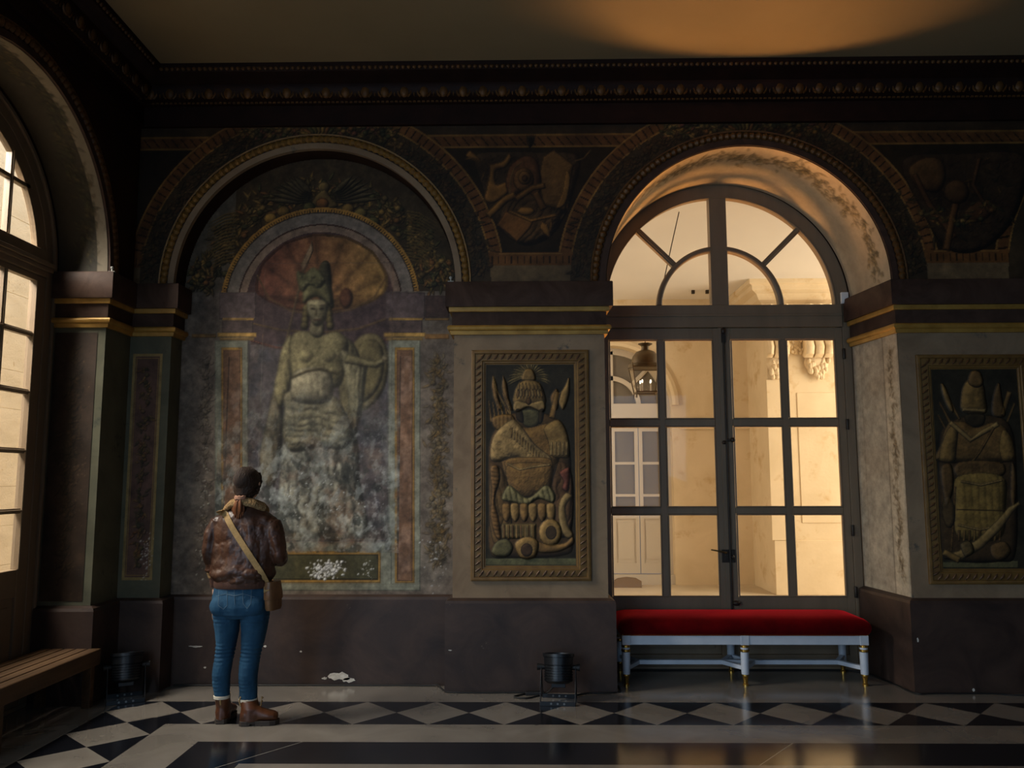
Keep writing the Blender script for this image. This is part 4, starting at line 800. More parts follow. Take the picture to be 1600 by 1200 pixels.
def portico_door():
    root = empty_struct('door_2', (dx, 12.36, 0)); f = MB(); zc = 2.64
    f.arcband(0, zc, [(.80, 0), (.90, 0), (.90, .1), (.80, .1)], n=40); f.box(-.9, -.83, 0, .1, 0, zc); f.box(.83, .9, 0, .1, 0, zc); f.box(-.9, .9, -.03, .1, 2.32, 2.68); f.box(-.05, .05, 0, .08, zc, zc+.85)
    f.arcband(0, zc, [(.40, 0), (.47, 0), (.47, .06), (.40, .06)], .1, PI-.1, 30)
    for a in (PI*.25, PI*.75): f.tube([(.45*math.cos(a), .03, zc+.45*math.sin(a)), (.82*math.cos(a), .03, zc+.82*math.sin(a))], .035, 6)
    f.box(-.9, .9, -.12, .05, 0, .14)
    struct(f.build('door_frame', M_WHITE, root))
    for k in range(4):
        x0 = -.83+.415*k; m = MB(); m.box(x0+.005, x0+.06, .0, .05, .15, 2.32); m.box(x0+.355, x0+.41, 0, .05, .15, 2.32)
        for z0, z1 in ((.15, .30), (.95, 1.02), (1.28, 1.32), (1.76, 1.80), (2.26, 2.32)): m.box(x0+.06, x0+.355, 0, .05, z0, z1)
        m.box(x0+.06, x0+.355, .02, .04, .30, .95); m.box(x0+.09, x0+.325, .01, .03, .36, .89)
        lf = m.build('door_leaf', M_WHITE, root); struct(lf); struct(MB().box(x0+.06, x0+.355, .03, .04, 1.02, 2.26).build('leaf_glass', M_DGL, lf))
    struct(MB().arcband(0, zc, [(.01, .05), (.82, .05), (.82, .06), (.01, .06)], 0, PI, 36).build('fanlight_glass', M_DGL, root))
portico_door()
st = MB(); st.prism([(-.2, 0), (.2, 0), (.2, .09), (.13, .13), (0, .145), (-.13, .13), (-.2, .09)], -.04, .04); o = st.build('boot_scraper', mat('weathered_brown_stone', (120, 98, 74), .8)); o.location = (1.47, 11.95, 0); tag(o, 'low brown arched block on the step before the white door outside', 'doorstop')
def corbel(x, y, s, label):
    t = thing('stone_corbel', label, 'corbel', (x, y, 3.25), 0, 'carved stone corbels in the portico'); m = MB()
    prof = [(0, .66), (-.26, .66), (-.28, .60), (-.25, .50), (-.18, .30), (-.16, .20), (-.20, .16), (-.24, .08), (-.20, -.02), (-.12, -.06), (-.05, -.03), (0, 0)]
    W = .20*s
    for k in range(3):
        a, b = (-W+W*2*k/3+.012, -W+W*2*(k+1)/3-.012); rings = [[(xx, y_, z) for y_, z in prof] for xx in (a, a+.02, (a+b)/2, b-.02, b)]
        for i, sc_ in enumerate((.93, 1, 1.05, 1, .93)): rings[i] = [(p[0], p[1]*sc_, p[2]) for p in rings[i]]
        m.loft(rings)
    m.build('scroll', M_STONE, t, smooth=40)
    l = MB(); r = random.Random(int(x*100))
    for k in range(26):
        u, v = r.uniform(-1, 1), r.random(); l.ball((u*W*.9*(1-v*.6), -.05-.03*r.random(), -.06-.26*v), (.03, .035, .045), 7, 5)
    l.ball((0, -.03, -.12), (W*.85, .05, .14), 12, 8); l.build('leaf_carving', M_STONE, t, smooth=60)
corbel(3.47, 11.2, .8, 'carved stone corbel nearest the corner of the portico wall outside'); corbel(4.03, 11.2, 1.0, 'second carved stone corbel from the portico corner, seen through the top right pane')
corbel(4.60, 11.2, 1.0, 'carved stone corbel cut by the right edge of the top right pane')
rs = MB(); r = random.Random(4); rs.ball((0, 0, 0), (.10, .03, .16), 12, 8)
for k in range(30): rs.ball((r.uniform(-.09, .09), -.03, r.uniform(-.15, .16)), (.02, .02, .025), 6, 4)
o = rs.build('carved_rosette', M_STONE, smooth=60); o.location = (3.75, 11.17, 3.40); tag(o, 'carved stone foliage ornament between two corbels outside', 'ornament')
def lantern():
    t = thing('hanging_lantern', 'large glazed metal lantern hanging in the portico outside the doors', 'lantern', (1.43*8/9.5, 8.0, 1.55+1.0*8/9.5)); t.scale = (.84, .84, .84)
    Mm = mat('weathered_bronze', (104, 88, 62), .5, (84, 72, 52), 6, metal=.4); a, b, h = .125, .175, .29
    m = MB()
    for sx in (-1, 1):
        for sy in (-1, 1): m.tube([(sx*a, sy*a, 0), (sx*b, sy*b, h)], .008, 6); m.tube([(sx*b, sy*b, h), (sx*b, sy*b, h+.05)], [.009, .003], 6); m.tube([(sx*a, sy*a, 0), (sx*a*1.05, sy*a*1.05, -.07)], [.008, .012], 6)
    for r_, z in ((a, 0), (b, h)):
        P = [(-r_, -r_, z), (r_, -r_, z), (r_, r_, z), (-r_, r_, z)]
        for i in range(4): m.tube([P[i], P[(i+1) % 4]], .009, 6)
    m.build('cage', Mm, t, smooth=50)
    g = MB(); P = lambda r_, z: [(-r_, -r_, z), (r_, -r_, z), (r_, r_, z), (-r_, r_, z)]; g.loft([P(a, 0), P(b, h)], False); g.build('glass', GLASS, t)
    rf = MB(); rf.lathe([(.21, h), (.20, h+.04), (.17, h+.05), (.165, h+.09), (.15, h+.14), (.11, h+.19), (.05, h+.215)], (0, 0, 0), 24); rf.build('roof', Mm, t, smooth=40)
    c = MB(); c.lathe([(.045, h+.21), (.045, h+.26), (.085, h+.285), (.085, h+.292), (.02, h+.30)], (0, 0, 0), 20); c.build('crown', Mm, t, smooth=40)
    ch = MB(); n = 3
    for k in range(n): 
        z = h+.30+.05*k; ring = [((.014*math.cos(q), 0) if k % 2 else (0, .014*math.cos(q)))+(z+.03*math.sin(q)+.025,) for q in np.linspace(0, 2*PI, 9)]; ch.tube(ring, .005, 5)
    ch.build('chain', Mm, t, smooth=60)
    lamp = mat('lit_candle_bulb', (255, 236, 200), .4, emit=6)
    for x, y in ((-.05, -.05), (.05, -.04), (.06, .05), (-.06, .05)):
        e = MB().tube([(x, y, .01), (x, y, .11)], .008, 8).build('candle', M_WHITE, t); MB().ball((x, y, .13), (.009, .009, .02)).build('bulb', lamp, e, smooth=60)
lantern()
o = MB().tube([at(1061, 331, 8.0), at(1050, 380, 8.0), at(1037, 440, 8.0), at(1012, 519, 8.0)], .005, 6).build('lantern_cable', M_IRON, smooth=60); tag(o, 'thin slanting cable running from portico ceiling to the lantern', 'cable')
for k, (px, py) in enumerate(((1083, 461), (1105, 461))):
    p = at(px, py, 11.6); o = MB().box(-.022, .022, -.022, .022, -.03, .02).build('ceiling_sensor', M_IRON); o.location = (p.x, 11.6, 4.24); tag(o, ('left' if k == 0 else 'right')+' one of two tiny black boxes on the portico ceiling', 'sensor', 'black boxes on the portico ceiling')
# court wall beyond the left window, coursed ashlar
cw = MB(lambda u, v, z: (-5.6-v, u, z)); z = -.2; k = 0
while z < 9:
    u = -3+(.45 if k % 2 else 0); h = .42
    while u < 11.5: cw.box(u+.0015, u+1.1485, -.002, .3, z+.0015, z+h-.0015); u += 1.15
    z += h; k += 1
cw.box(-3, 11.5, .004, .35, -.2, 9); struct(cw.build('wall_court', M_STONE2, bevel=.004, bseg=1))
struct(MB().box(-6, -3.66, -3, 11.5, -.4, -.2).build('floor_court', M_PAVE))
# ------------------------------------------------------------------ red bench in front of the doors
M_VELV = mat('red_velvet', (92, 2, 6), .9, (70, 2, 5), 5, sheen=1.0, bump=.03, bscale=120, spec=.05); M_VELV.node_tree.nodes['Principled BSDF'].inputs['Sheen Tint'].default_value = (.8, .02, .03, 1); M_VELV.node_tree.nodes['Principled BSDF'].inputs['Sheen Roughness'].default_value = .35; M_BLUW = mat('pale_grey_blue_lacquer', (196, 202, 210), .35, (182, 190, 200), 6, spec=.5)
M_BRASS = mat('bright_gilt_metal', (196, 152, 70), .25, metal=.9)
def red_bench():
    t = thing('upholstered_bench', 'long red velvet bench with pale painted legs and gilt rings before the doors', 'bench', (1.66, 6.585, 0))
    X, Y = .955, .26
    m = MB(); rings = []          # cushion: bellied sides, crowned top
    def rrect(hx, hy, z, r, n=6):
        o = []
        for cx, cy, a0 in ((hx-r, hy-r, 0), (-hx+r, hy-r, PI/2), (-hx+r, -hy+r, PI), (hx-r, -hy+r, 3*PI/2)):
            for k in range(n+1): a = a0+PI/2*k/n; o.append((cx+r*math.cos(a), cy+r*math.sin(a), z))
        return o
    for dx_, z, r in ((-.028, .368, .02), (-.020, .375, .025), (-.004, .40, .03), (.0, .43, .03), (-.004, .452, .035), (-.012, .466, .04), (-.03, .482, .05), (-.06, .494, .06), (-.11, .503, .06), (-.17, .507, .05), (-.22, .509, .03)):
        rings.append(rrect(X+dx_, Y+dx_, z, r))
    m.loft(rings); m.build('seat_cushion', M_VELV, t, smooth=60)
    m = MB(); r = random.Random(1)
    for sy in (-1, 1):
        n = 130
        for k in range(n+1): m.ball((-X+.035+(2*X-.07)*k/n, sy*(Y-.022), .377), (.0058, .004, .0058), 6, 4)
    for sx in (-1, 1):
        for k in range(34): m.ball((sx*(X-.022), -Y+.035+(2*Y-.07)*k/33, .377), (.004, .0058, .0058), 6, 4)
    m.build('nail_trim', M_BRASS, t, smooth=60)['kind'] = 'stuff'
    m = MB(); 
    for sy in (-1, 1): m.box(-X+.09, X-.09, sy*(Y-.045)-.02, sy*(Y-.045)+.02, .302, .368)
    for sx in (-1, 1): m.box(sx*(X-.065)-.02, sx*(X-.065)+.02, -Y+.07, Y-.07, .302, .368)
    for x in (-X+.06, 0, X-.06):
        for sy in (-1, 1): m.box(x-.032, x+.032, sy*(Y-.047)-.027, sy*(Y-.047)+.027, .30, .370)
    m.build('rail', M_BLUW, t, bevel=.003)
    for x in (-X+.06, 0, X-.06):
        for sy in (-1, 1):
            y = sy*(Y-.047); lg = MB().lathe([(.026, .30), (.030, .285), (.030, .245), (.031, .24), (.030, .16), (.029, .105), (.028, .085), (.024, .08)], (x, y, 0), 20).build('leg', M_BLUW, t, smooth=35)
            MB().lathe([(.029, .302), (.034, .296), (.034, .285), (.027, .278), (.027, .27), (.036, .263), (.036, .255), (.031, .248)], (x, y, 0), 20).build('gilt_collar', M_BRASS, lg, smooth=35)
            MB().lathe([(.027, .085), (.028, .075), (.022, .068), (.019, .05), (.016, .02), (.022, .012), (.022, .0)], (x, y, 0), 18).build('gilt_foot', M_BRASS, lg, smooth=35)
    m = MB(); a = .10
    m.box(-X+.06+a, X-.06-a, -.022, .022, .112, .145)
    for x in (-X+.06, 0, X-.06):
        for sy in (-1, 1):
            for q in ((1,) if x < -.1 else (-1,) if x > .1 else (-1, 1)):
                p, e = Vector((x, sy*(Y-.047), 0)), Vector((x+q*(a+.02), 0, 0)); d = (e-p).normalized(); n = Vector((-d.y, d.x, 0))*.018
                xprism(m, [(v.x, v.y) for v in (p-n, p+n, e+n, e-n)], .113, .144)
    m.build('stretcher', M_BLUW, t, bevel=.003)
red_bench()

# ------------------------------------------------------------------ slatted wooden bench by the left window
def slat_bench():
    Mw = mat('worn_oak', (90, 66, 43), .55, (70, 50, 31), 3, stretch=(8, .7, 8), bump=.08, bscale=30, spec=.3)
    t = thing('slatted_bench', 'plain low wooden bench of long slats below the left window', 'bench', (-3.16, 4.72, 0)); z = .385; w = .205
    for k in range(5):
        x0 = -w+k*(2*w+.012)/5; MB().box(x0, x0+(2*w+.012)/5-.012, -1.07, 1.07, z-.03, z).build('slat', Mw, t, bevel=.003)
    m = MB(); m.box(w-.022, w+.004, -1.075, 1.075, z-.105, z-.002); m.box(-w-.004, -w+.022, -1.075, 1.075, z-.105, z-.03); m.box(-w, w, 1.05, 1.075, z-.105, z-.03); m.box(-w, w, -1.075, -1.05, z-.105, z-.03); m.build('apron', Mw, t, bevel=.003)
    for y in (-1.03, 0.04, 1.03):
        for x in (-w+.03, w-.05): MB().box(x-.028, x+.028, y-.025, y+.025, 0, z-.03).build('leg', Mw, t, bevel=.003)
slat_bench()

# ------------------------------------------------------------------ stage spotlights on the floor and their cables
M_BLK = mat('black_painted_metal', (16, 18, 21), .38, spec=.5); M_LENS = mat('dark_lens', (28, 34, 40), .08, spec=.8); M_RUB = mat('black_rubber', (14, 14, 14), .6)
def spot(x, y, rz, tilt, label):
    t = thing('floor_spotlight', label, 'spotlight', (x, y, 0), rz, 'black spotlights standing on the floor')
    ax = Vector((0, math.sin(tilt), math.cos(tilt))); c = Vector((0, 0, .225))
    q = Vector((0,0,1)).rotation_difference(ax); T = lambda p: tuple(c + q @ Vector(p))
    m = MB(); pr = [(.03, -.105), (.075, -.10), (.098, -.085)]
    for k in range(6): z = -.08+.017*k; pr += [(.100, z), (.100, z+.009), (.094, z+.010), (.094, z+.016)]
    pr += [(.102, .025), (.104, .075), (.112, .078), (.112, .098), (.100, .10), (.098, .085), (.02, .083)]
    m.lathe([(r, z) for r, z in pr], tuple(c), 28, tuple(ax)); can = m.build('can', M_BLK, t, smooth=35)
    MB().lathe([(.004, .084), (.096, .084), (.096, .088), (.004, .089)], tuple(c), 28, tuple(ax)).build('lens', M_LENS, can, smooth=35)
    b = MB(); b.box(-.05, .05, -.012, .012, -.02, .02); bo = b.build('connector_box', M_BLK, can, bevel=.003); bo.location = T((0, 0, -.108))
    for s in (-1, 1):          # two splayed U shaped floor yokes, perforated foot bars
        m = MB(); ye = s*.105; w = .022
        for sx in (-1, 1): m.add([(sx*.118, -w, .235), (sx*.118, w, .235), (sx*.124, w, .235), (sx*.124, -w, .235), (sx*.118, ye-w, .002), (sx*.118, ye+w, .002), (sx*.124, ye+w, .002), (sx*.124, ye-w, .002)], [(0,1,2,3),(7,6,5,4),(0,4,5,1),(1,5,6,2),(2,6,7,3),(3,7,4,0)])
        m.box(-.122, .122, ye-w, ye+w, 0, .006); m.box(-.122, .122, ye-w-.003, ye-w, 0, .03)
        yk = m.build('floor_yoke', M_BLK, t, bevel=.0015)
        for k in (-.045, 0, .045): MB().tube([(k, ye-w-.0025, .016), (k, ye-w-.006, .016)], .007, 10).build('bolt', mat('bare_steel', (130, 130, 128), .35, metal=.9), yk, smooth=40)
    for sx in (-1, 1): MB().tube([(sx*.098, 0, .232), (sx*.150, 0, .232)], [.016, .024], 14).build('clamp_knob', M_RUB, t, smooth=40)
spot(.235, 5.93, -.10, .16, 'black floor spotlight standing before the middle pier'); spot(3.70, 5.93, .12, .16, 'black floor spotlight cut off by the right edge of the view')
spot(-2.84, 5.95, .5, .16, 'black floor spotlight in the dark corner beyond the wooden bench')
def cable(pts, label, r=.006):
    P = [Vector(p) for p in pts]; o = []
    for i in range(len(P)-1):
        p0, p1, p2, p3 = P[max(i-1, 0)], P[i], P[i+1], P[min(i+2, len(P)-1)]
        for k in range(8):
            t = k/8; o.append(.5*((2*p1)+(p2-p0)*t+(2*p0-5*p1+4*p2-p3)*t*t+(3*p1-p0-3*p2+p3)*t**3))
    o.append(P[-1]); tag(MB().tube(o, r, 7).build('power_cable', M_RUB, smooth=60), label, 'cable')
cable([(-2.66, 6.33, .006), (-2.2, 6.338, .006), (-1.5, 6.34, .006), (-.75, 6.338, .006), (-.66, 6.30, .02), (-.60, 6.20, .006), (-.52, 6.138, .006), (-.1, 6.138, .006), (.02, 6.13, .006), (-.08, 6.03, .006), (.0, 5.985, .006), (.08, 6.04, .006), (.16, 6.09, .02), (.235, 6.05, .10)], 'black cable along the skirting, looping to the spotlight at the middle pier')
cable([(.33, 6.04, .006), (.45, 6.125, .006), (.60, 6.13, .006), (.69, 6.18, .006), (.70, 6.30, .006), (.685, 6.40, .006), (.70, 6.80, .006), (1.2, 6.855, .006), (2.0, 6.862, .006), (2.60, 6.845, .006), (2.735, 6.70, .006), (2.785, 6.40, .006), (2.82, 6.14, .006), (2.95, 6.135, .006), (3.35, 6.135, .006), (3.55, 6.09, .006), (3.66, 6.06, .04)], 'black cable running behind the red bench to the right hand spotlight')
tag(MB().box(-.07, .07, -.02, .02, 0, .025).build('cable_connector', M_RUB, bevel=.006), 'black inline plug lying beside the middle spotlight', 'connector').location = (.07, 6.095, 0)
o = MB(); o.box(-.03, .03, -.03, .0, -.048, .048); o.box(-.018, .018, -.036, -.03, -.035, .005)
al = o.build('alarm_sensor', mat('white_plastic', (222, 222, 218), .4), bevel=.008, bseg=3); al.location = (2.733, 6.86, 3.075); tag(al, 'small white motion sensor at the springing of the right arch', 'sensor')
for x, y, z, lb in ((XL+.035, 5.80, 3.085, 'tiny pale bracket on the impost beside the left window'), (-.565, 6.155, 3.085, 'tiny pale bracket on the impost left of the middle pier')):
    m = MB(); m.box(-.022, .022, -.012, .012, -.02, -.014); m.box(-.004, .004, -.01, .01, -.016, .018); m.ball((0, -.004, .012), .012, 8, 6); o = m.build('impost_bracket', mat('pale_bracket_metal', (170, 168, 160), .5), smooth=50); o.location = (x, y, z); tag(o, lb, 'bracket', 'tiny brackets on the imposts')

# ------------------------------------------------------------------ the visitor
M_SKIN = mat('skin', (214, 168, 142), .5, (222, 178, 152), 20); M_LEA = mat('brown_worn_leather', (48, 31, 23), .40, (78, 49, 34), 5, bump=.5, bscale=9, spec=.4, bstretch=(1, 1, 1.8))
M_KNIT = mat('brown_ribbed_knit', (78, 46, 30), .8, (62, 36, 24), 40, stretch=(3, 3, .2), bump=.3, bscale=90, bstretch=(1, 1, .05)); M_JEAN = mat('blue_denim', (26, 58, 82), .8, (42, 80, 106), 7, bump=.15, bscale=60, spec=.2, stretch=(1, 1, .8))
M_SHEAR = mat('cream_shearling', (172, 142, 100), .95, (146, 114, 76), 40, bump=.9, bscale=90, spec=.1); M_HAIR = mat('dark_brown_hair', (36, 24, 17), .55, (62, 42, 28), 30, stretch=(6, 6, .6), bump=.5, bscale=60, bstretch=(2.5, 2.5, .15), spec=.3)
M_TAIL = mat('copper_brown_hair', (142, 84, 42), .5, (110, 62, 30), 40, stretch=(6, 6, .5), bump=.6, bscale=80, bstretch=(3, 3, .2)); M_BOOT = mat('tan_brown_boot_leather', (88, 48, 24), .4, (66, 35, 17), 14, bump=.12, bscale=40, spec=.5)
M_SOLE = mat('dark_boot_sole', (44, 34, 26), .7); M_STRAP = mat('tan_canvas_strap', (168, 136, 86), .8, (150, 120, 74), 60, bump=.2, bscale=150); M_BAG = mat('brown_bag_leather', (124, 88, 54), .5, (98, 68, 42), 9, bump=.15)
M_THR = mat('pale_stitching', (84, 108, 124), .8); M_SOCK = mat('cream_sock', (206, 196, 176), .9)
YP = 5.40
def V(px, py, dy=0.0): p = at(px, py, YP); return Vector((p.x, YP+dy, p.z))
def ring(c, rx, ry, n=20, tw=0, sq=1.0, back=1.0):
    o = []
    for k in range(n):
        a = 2*PI*k/n; ca, sa = math.cos(a), math.sin(a); e = 2/(2+sq-1) if sq > 1 else 1
        x = rx*math.copysign(abs(ca)**e, ca); y = ry*math.copysign(abs(sa)**e, sa)*(back if sa < 0 else 1); o.append(Vector((c[0]+x*math.cos(tw)-y*math.sin(tw), c[1]+x*math.sin(tw)+y*math.cos(tw), c[2])))
    return o
K = YP/FPX/1.0  # metres per photo pixel at her depth (approx.)
def pxr(px0, px1, py, ry, dy=0, **k):        # a body ring from its left and right outline in the photo
    a, b = at(px0, py, YP), at(px1, py, YP); return ring(((a.x+b.x)/2, YP+dy, (a.z+b.z)/2), (b.x-a.x)/2, ry, **k)
def person():
    root = thing('person', 'person with tied dark hair in brown leather jacket and jeans facing the mural', 'person', (-1.84, YP, 0))
    off = Matrix.Translation((1.84, -YP, 0))
    def put(o): o.data.transform(off); o.parent = root; return o
    # --- body: one continuous surface
    m = MB()
    hc = V(386, 757, .015); 
    m.ball(hc+Vector((0, 0, .022)), (.074, .094, .088), 20, 14); m.ball(hc+Vector((0, .045, -.04)), (.056, .058, .062), 16, 10)       # skull, jaw
    m.ball(hc+Vector((0, .100, -.012)), (.011, .020, .016), 10, 8); m.tube([hc+Vector((0, .092, .02)), hc+Vector((0, .106, -.012))], [.007, .011], 8)   # nose
    for s in (-1, 1):
        m.ball(hc+Vector((s*.030, .082, .030)), (.020, .012, .006), 10, 6); m.ball(hc+Vector((s*.031, .080, .012)), (.012, .010, .008), 10, 6); m.ball(hc+Vector((s*.040, .068, -.022)), (.018, .020, .016), 10, 6)
        m.ball(hc+Vector((s*.075, -.004, .000)), (.010, .018, .030), 10, 8)                     # ears
    m.ball(hc+Vector((0, .093, -.046)), (.022, .010, .006), 10, 6); m.ball(hc+Vector((0, .092, -.057)), (.019, .010, .006), 10, 6); m.ball(hc+Vector((0, .084, -.084)), (.020, .016, .014), 10, 6)
    m.loft([ring(hc+Vector((0, -.012, -.04)), .050, .054), ring(hc+Vector((0, -.02, -.09)), .048, .052), ring(V(384, 800, -.01), .058, .056), ring(V(382, 812, -.01), .13, .07)])
    tors = [(384, 808, .085, .055), (382, 818, .165, .072), (381, 835, .165, .085), (381, 855, .150, .092), (381, 880, .128, .085), (379, 905, .128, .085), (377, 925, .150, .098), (376, 945, .165, .108), (376, 958, .160, .10)]
    m.loft([ring(V(a, b, -.005), rx, ry) for a, b, rx, ry in tors])
    LEGS = {-1: [(354, 940, .088, .105, -.015), (354, 965, .083, .095, -.01), (352, 1000, .066, .075, 0), (350, 1022, .052, .060, 0), (348, 1045, .052, .062, -.012), (347, 1065, .045, .052, -.008), (347, 1085, .036, .042, 0), (347, 1100, .034, .042, 0)],
             1: [(397, 940, .086, .105, -.015), (396, 965, .082, .095, -.01), (393, 1000, .070, .078, 0), (391, 1022, .055, .062, 0), (389, 1045, .054, .064, -.012), (388, 1065, .047, .054, -.008), (388, 1085, .038, .044, 0), (387, 1104, .036, .044, 0)]}
    for s in LEGS: m.loft([ring(V(a, b, dy), rx, ry) for a, b, rx, ry, dy in LEGS[s]])
    for s, hx, tx, ty in ((-1, 347, 345, .17), (1, 388, 410, .02)):
        h = V(hx, 1112, 0); h.z = .05; m.ball(h, (.036, .045, .045), 12, 8); e = Vector((V(tx, 1112).x, YP+ty, .032)); m.tube([h, (h+e)/2+Vector((0,0,.01)), e], [.036, .036, .024], 12)
    ARM = {-1: [V(338, 822, 0), V(330, 845, -.01), V(328, 872, -.005), V(330, 898, .02), V(333, 918, .03)], 1: [V(428, 822, 0), V(437, 845, -.02), V(439, 868, -.015), V(432, 874, .10), V(412, 862, .19)]}
    for s in ARM: m.tube(ARM[s], [.058, .048, .042, .034, .026], 14); m.ball(ARM[s][0], .066, 12, 8)
    # hands: palm, four curled fingers of different length, thumb from the side of the palm
    def hand(w, d, nrm, thumb):
        d = d.normalized(); nrm = (nrm-d*nrm.dot(d)).normalized(); sd = d.cross(nrm)*thumb
        p = w+d*.045; m.loft([[w+d*t+sd*hw*math.cos(q)+nrm*ht*math.sin(q) for q in np.linspace(0, 2*PI, 13)[:-1]] for t, hw, ht in ((0, .024, .018), (.03, .034, .016), (.065, .040, .015), (.088, .038, .012))])
        for k, (o, L) in enumerate(((.029, .066), (.010, .075), (-.010, .070), (-.028, .055))):
            b = w+d*.082+sd*o; c1 = (d*.92+nrm*.38).normalized(); c2 = (d*.70+nrm*.72).normalized()
            m.tube([b, b+c1*L*.45, b+c1*L*.45+c2*L*.33, b+c1*L*.45+c2*L*.33+(c2+nrm*.5).normalized()*L*.25], [.0092, .0088, .0082, .0066], 8)
        b = w+d*.022+sd*.024; t1 = (d*.6+sd*.75+nrm*.3).normalized(); t2 = (d*.9+sd*.2+nrm*.4).normalized(); m.tube([b, b+t1*.034, b+t1*.034+t2*.03, b+t1*.034+t2*.052], [.0125, .0105, .0095, .007], 8)
    hand(V(333, 921, .032), Vector((.02, .10, -1)), Vector((1, .25, 0)), -1); hand(V(409, 860, .20), Vector((-.8, .35, .35)), Vector((.2, .4, -.9)), 1)
    body = m.build('body', M_SKIN); fuse(body, .0052, 3); me = body.data
    wr = [V(333, 945, .04), V(398, 857, .24)]
    co = np.empty(len(me.vertices)*3); me.vertices.foreach_get('co', co); co = co.reshape(-1, 3); no = np.array([v.normal[:] for v in me.vertices])   # clothed parts stay inside the clothes
    free = (co[:, 2] > 1.405) | ((co[:, 2] > 1.33) & (np.hypot(co[:, 0]-hc.x, co[:, 1]-hc.y) < .07)) | (np.min([np.linalg.norm(co-np.array(q), axis=1) for q in wr], 0) < .115)
    co -= no*np.where(free, 0, .020)[:, None]; me.vertices.foreach_set('co', co.ravel())
    me.update(); put(body)
    # --- jeans
    m = MB()
    m.loft([pxr(337, 424, 908, .115, -.005), pxr(336, 421, 918, .122, -.008), pxr(334, 424, 932, .132, -.014), pxr(334, 423.5, 945, .136, -.018), pxr(335, 421, 957, .128, -.014), pxr(338, 417, 964, .10, -.006)])
    for s, q in ((-1, (335, 377)), (1, (377, 422))):
        x0, x1 = q; m.ball(V((x0+x1)/2, 944, -.075), (.088, .072, .075), 16, 10)
    m.loft([pxr(334, 378, 945, .118, -.012), pxr(335.5, 375, 965, .104, -.008), pxr(337, 372.5, 985, .090, 0), pxr(338.5, 369.5, 1003, .080, 0), pxr(337.5, 365.5, 1020, .070, .002), pxr(334.5, 362.5, 1038, .070, -.008), pxr(333.5, 361, 1052, .068, -.012), pxr(333.5, 359.5, 1068, .060, -.006), pxr(335, 358.5, 1080, .053, 0), pxr(335.5, 359, 1087, .052, 0)])
    m.loft([pxr(377, 423.5, 945, .118, -.012), pxr(377.5, 420, 965, .106, -.008), pxr(378, 416, 985, .094, 0), pxr(377.5, 412.5, 1003, .082, 0), pxr(377, 406.5, 1020, .072, .002), pxr(375, 404.5, 1038, .072, -.008), pxr(374, 403.5, 1052, .070, -.012), pxr(374, 402, 1068, .062, -.006), pxr(374.5, 401.5, 1082, .056, 0), pxr(374, 401.5, 1092, .054, 0)])
    j = m.build('jeans', M_JEAN); fuse(j, .006, 3); 
    me = j.data; co = np.empty(len(me.vertices)*3); me.vertices.foreach_get('co', co); co = co.reshape(-1, 3); no = np.array([v.normal[:] for v in me.vertices])
    zz = co[:, 2]; cr = np.exp(-((zz-.44)/.06)**2)+.5*np.exp(-((zz-.66)/.04)**2)+.35*np.exp(-((zz-.24)/.07)**2); f = np.sin(zz*260+6*fbm(co[:,0]*9+5, co[:,2]*9+5, 3))*cr*.0034+(fbm(co[:,0]*14, co[:,2]*14, 8)-.5)*.008
    co += no*f[:, None]; me.vertices.foreach_set('co', co.ravel()); me.update()
    jb = BVHTree.FromPolygons([v.co[:] for v in me.vertices], [p.vertices[:] for p in me.polygons])
    def on(bvh, px, py, lift=.002):
        p = at(px, py, YP-.6); d = (at(px, py, YP)-p).normalized(); h = bvh.ray_cast(p, d); return (h[0]-d*lift) if h[0] else V(px, py, -.1)
    put(j)
    st = MB()
    for pts in ([(341, 921), (355, 923)], [(342, 922), (341, 946), (349, 952), (355, 946), (355, 923)], [(378, 918), (393, 920)], [(379, 920), (380, 943), (386, 951), (392, 943), (393, 921)], [(366, 914), (366, 928), (367, 945)], [(338, 932), (352, 928), (366, 931), (380, 928), (398, 933)]):
        P = []
        for (a, b), (c, d) in zip(pts, pts[1:]): P += [on(jb, a+(c-a)*t, b+(d-b)*t) for t in (0, .25, .5, .75)]
        P.append(on(jb, *pts[-1])); st.tube(P, .0016, 5)
    put(st.build('seam_stitching', M_THR)).parent = root
    for s, c, y, rx in ((-1, 347, 1087.5, .050), (1, 387.5, 1092.5, .058)):
        cu = MB(); p = V(c, y, 0); cu.loft([[p+Vector((rx*math.cos(a)*q, .053*math.sin(a)*q, z)) for a in np.linspace(0, 2*PI, 25)[:-1]] for z, q in ((-.010, 1.03), (.006, 1.06), (.008, .98), (-.012, .96))]); put(cu.build('frayed_hem', M_SOCK, smooth=60))
    # --- boots
    def boot(name, ankle_px, ytop, heel, toe, rx):
        m = MB(); top = V(ankle_px, ytop, 0); h = Vector(heel); t = Vector(toe); d = (t-h); L = d.length; d.normalize(); n = Vector((-d.y, d.x, 0)); sh = h+d*L*.27; sh.z = 0
        r = lambda c, ra, rb: [c+d*ra*math.cos(a)+n*rb*math.sin(a) for a in np.linspace(0, 2*PI, 25)[:-1]]
        up = Vector((top.x, top.y, top.z)); 
        m.loft([r(up+Vector((0,0,.0)), rx*1.0, rx*.96), r(up*.7+(sh+Vector((0,0,.13)))*.3, rx*.98, rx*.9), r(sh+Vector((0,0,.10)), .060, .046), r(sh+Vector((0,0,.06)), .066, .045), r(sh+Vector((0,0,.024)), .068, .044)])
        rings = []
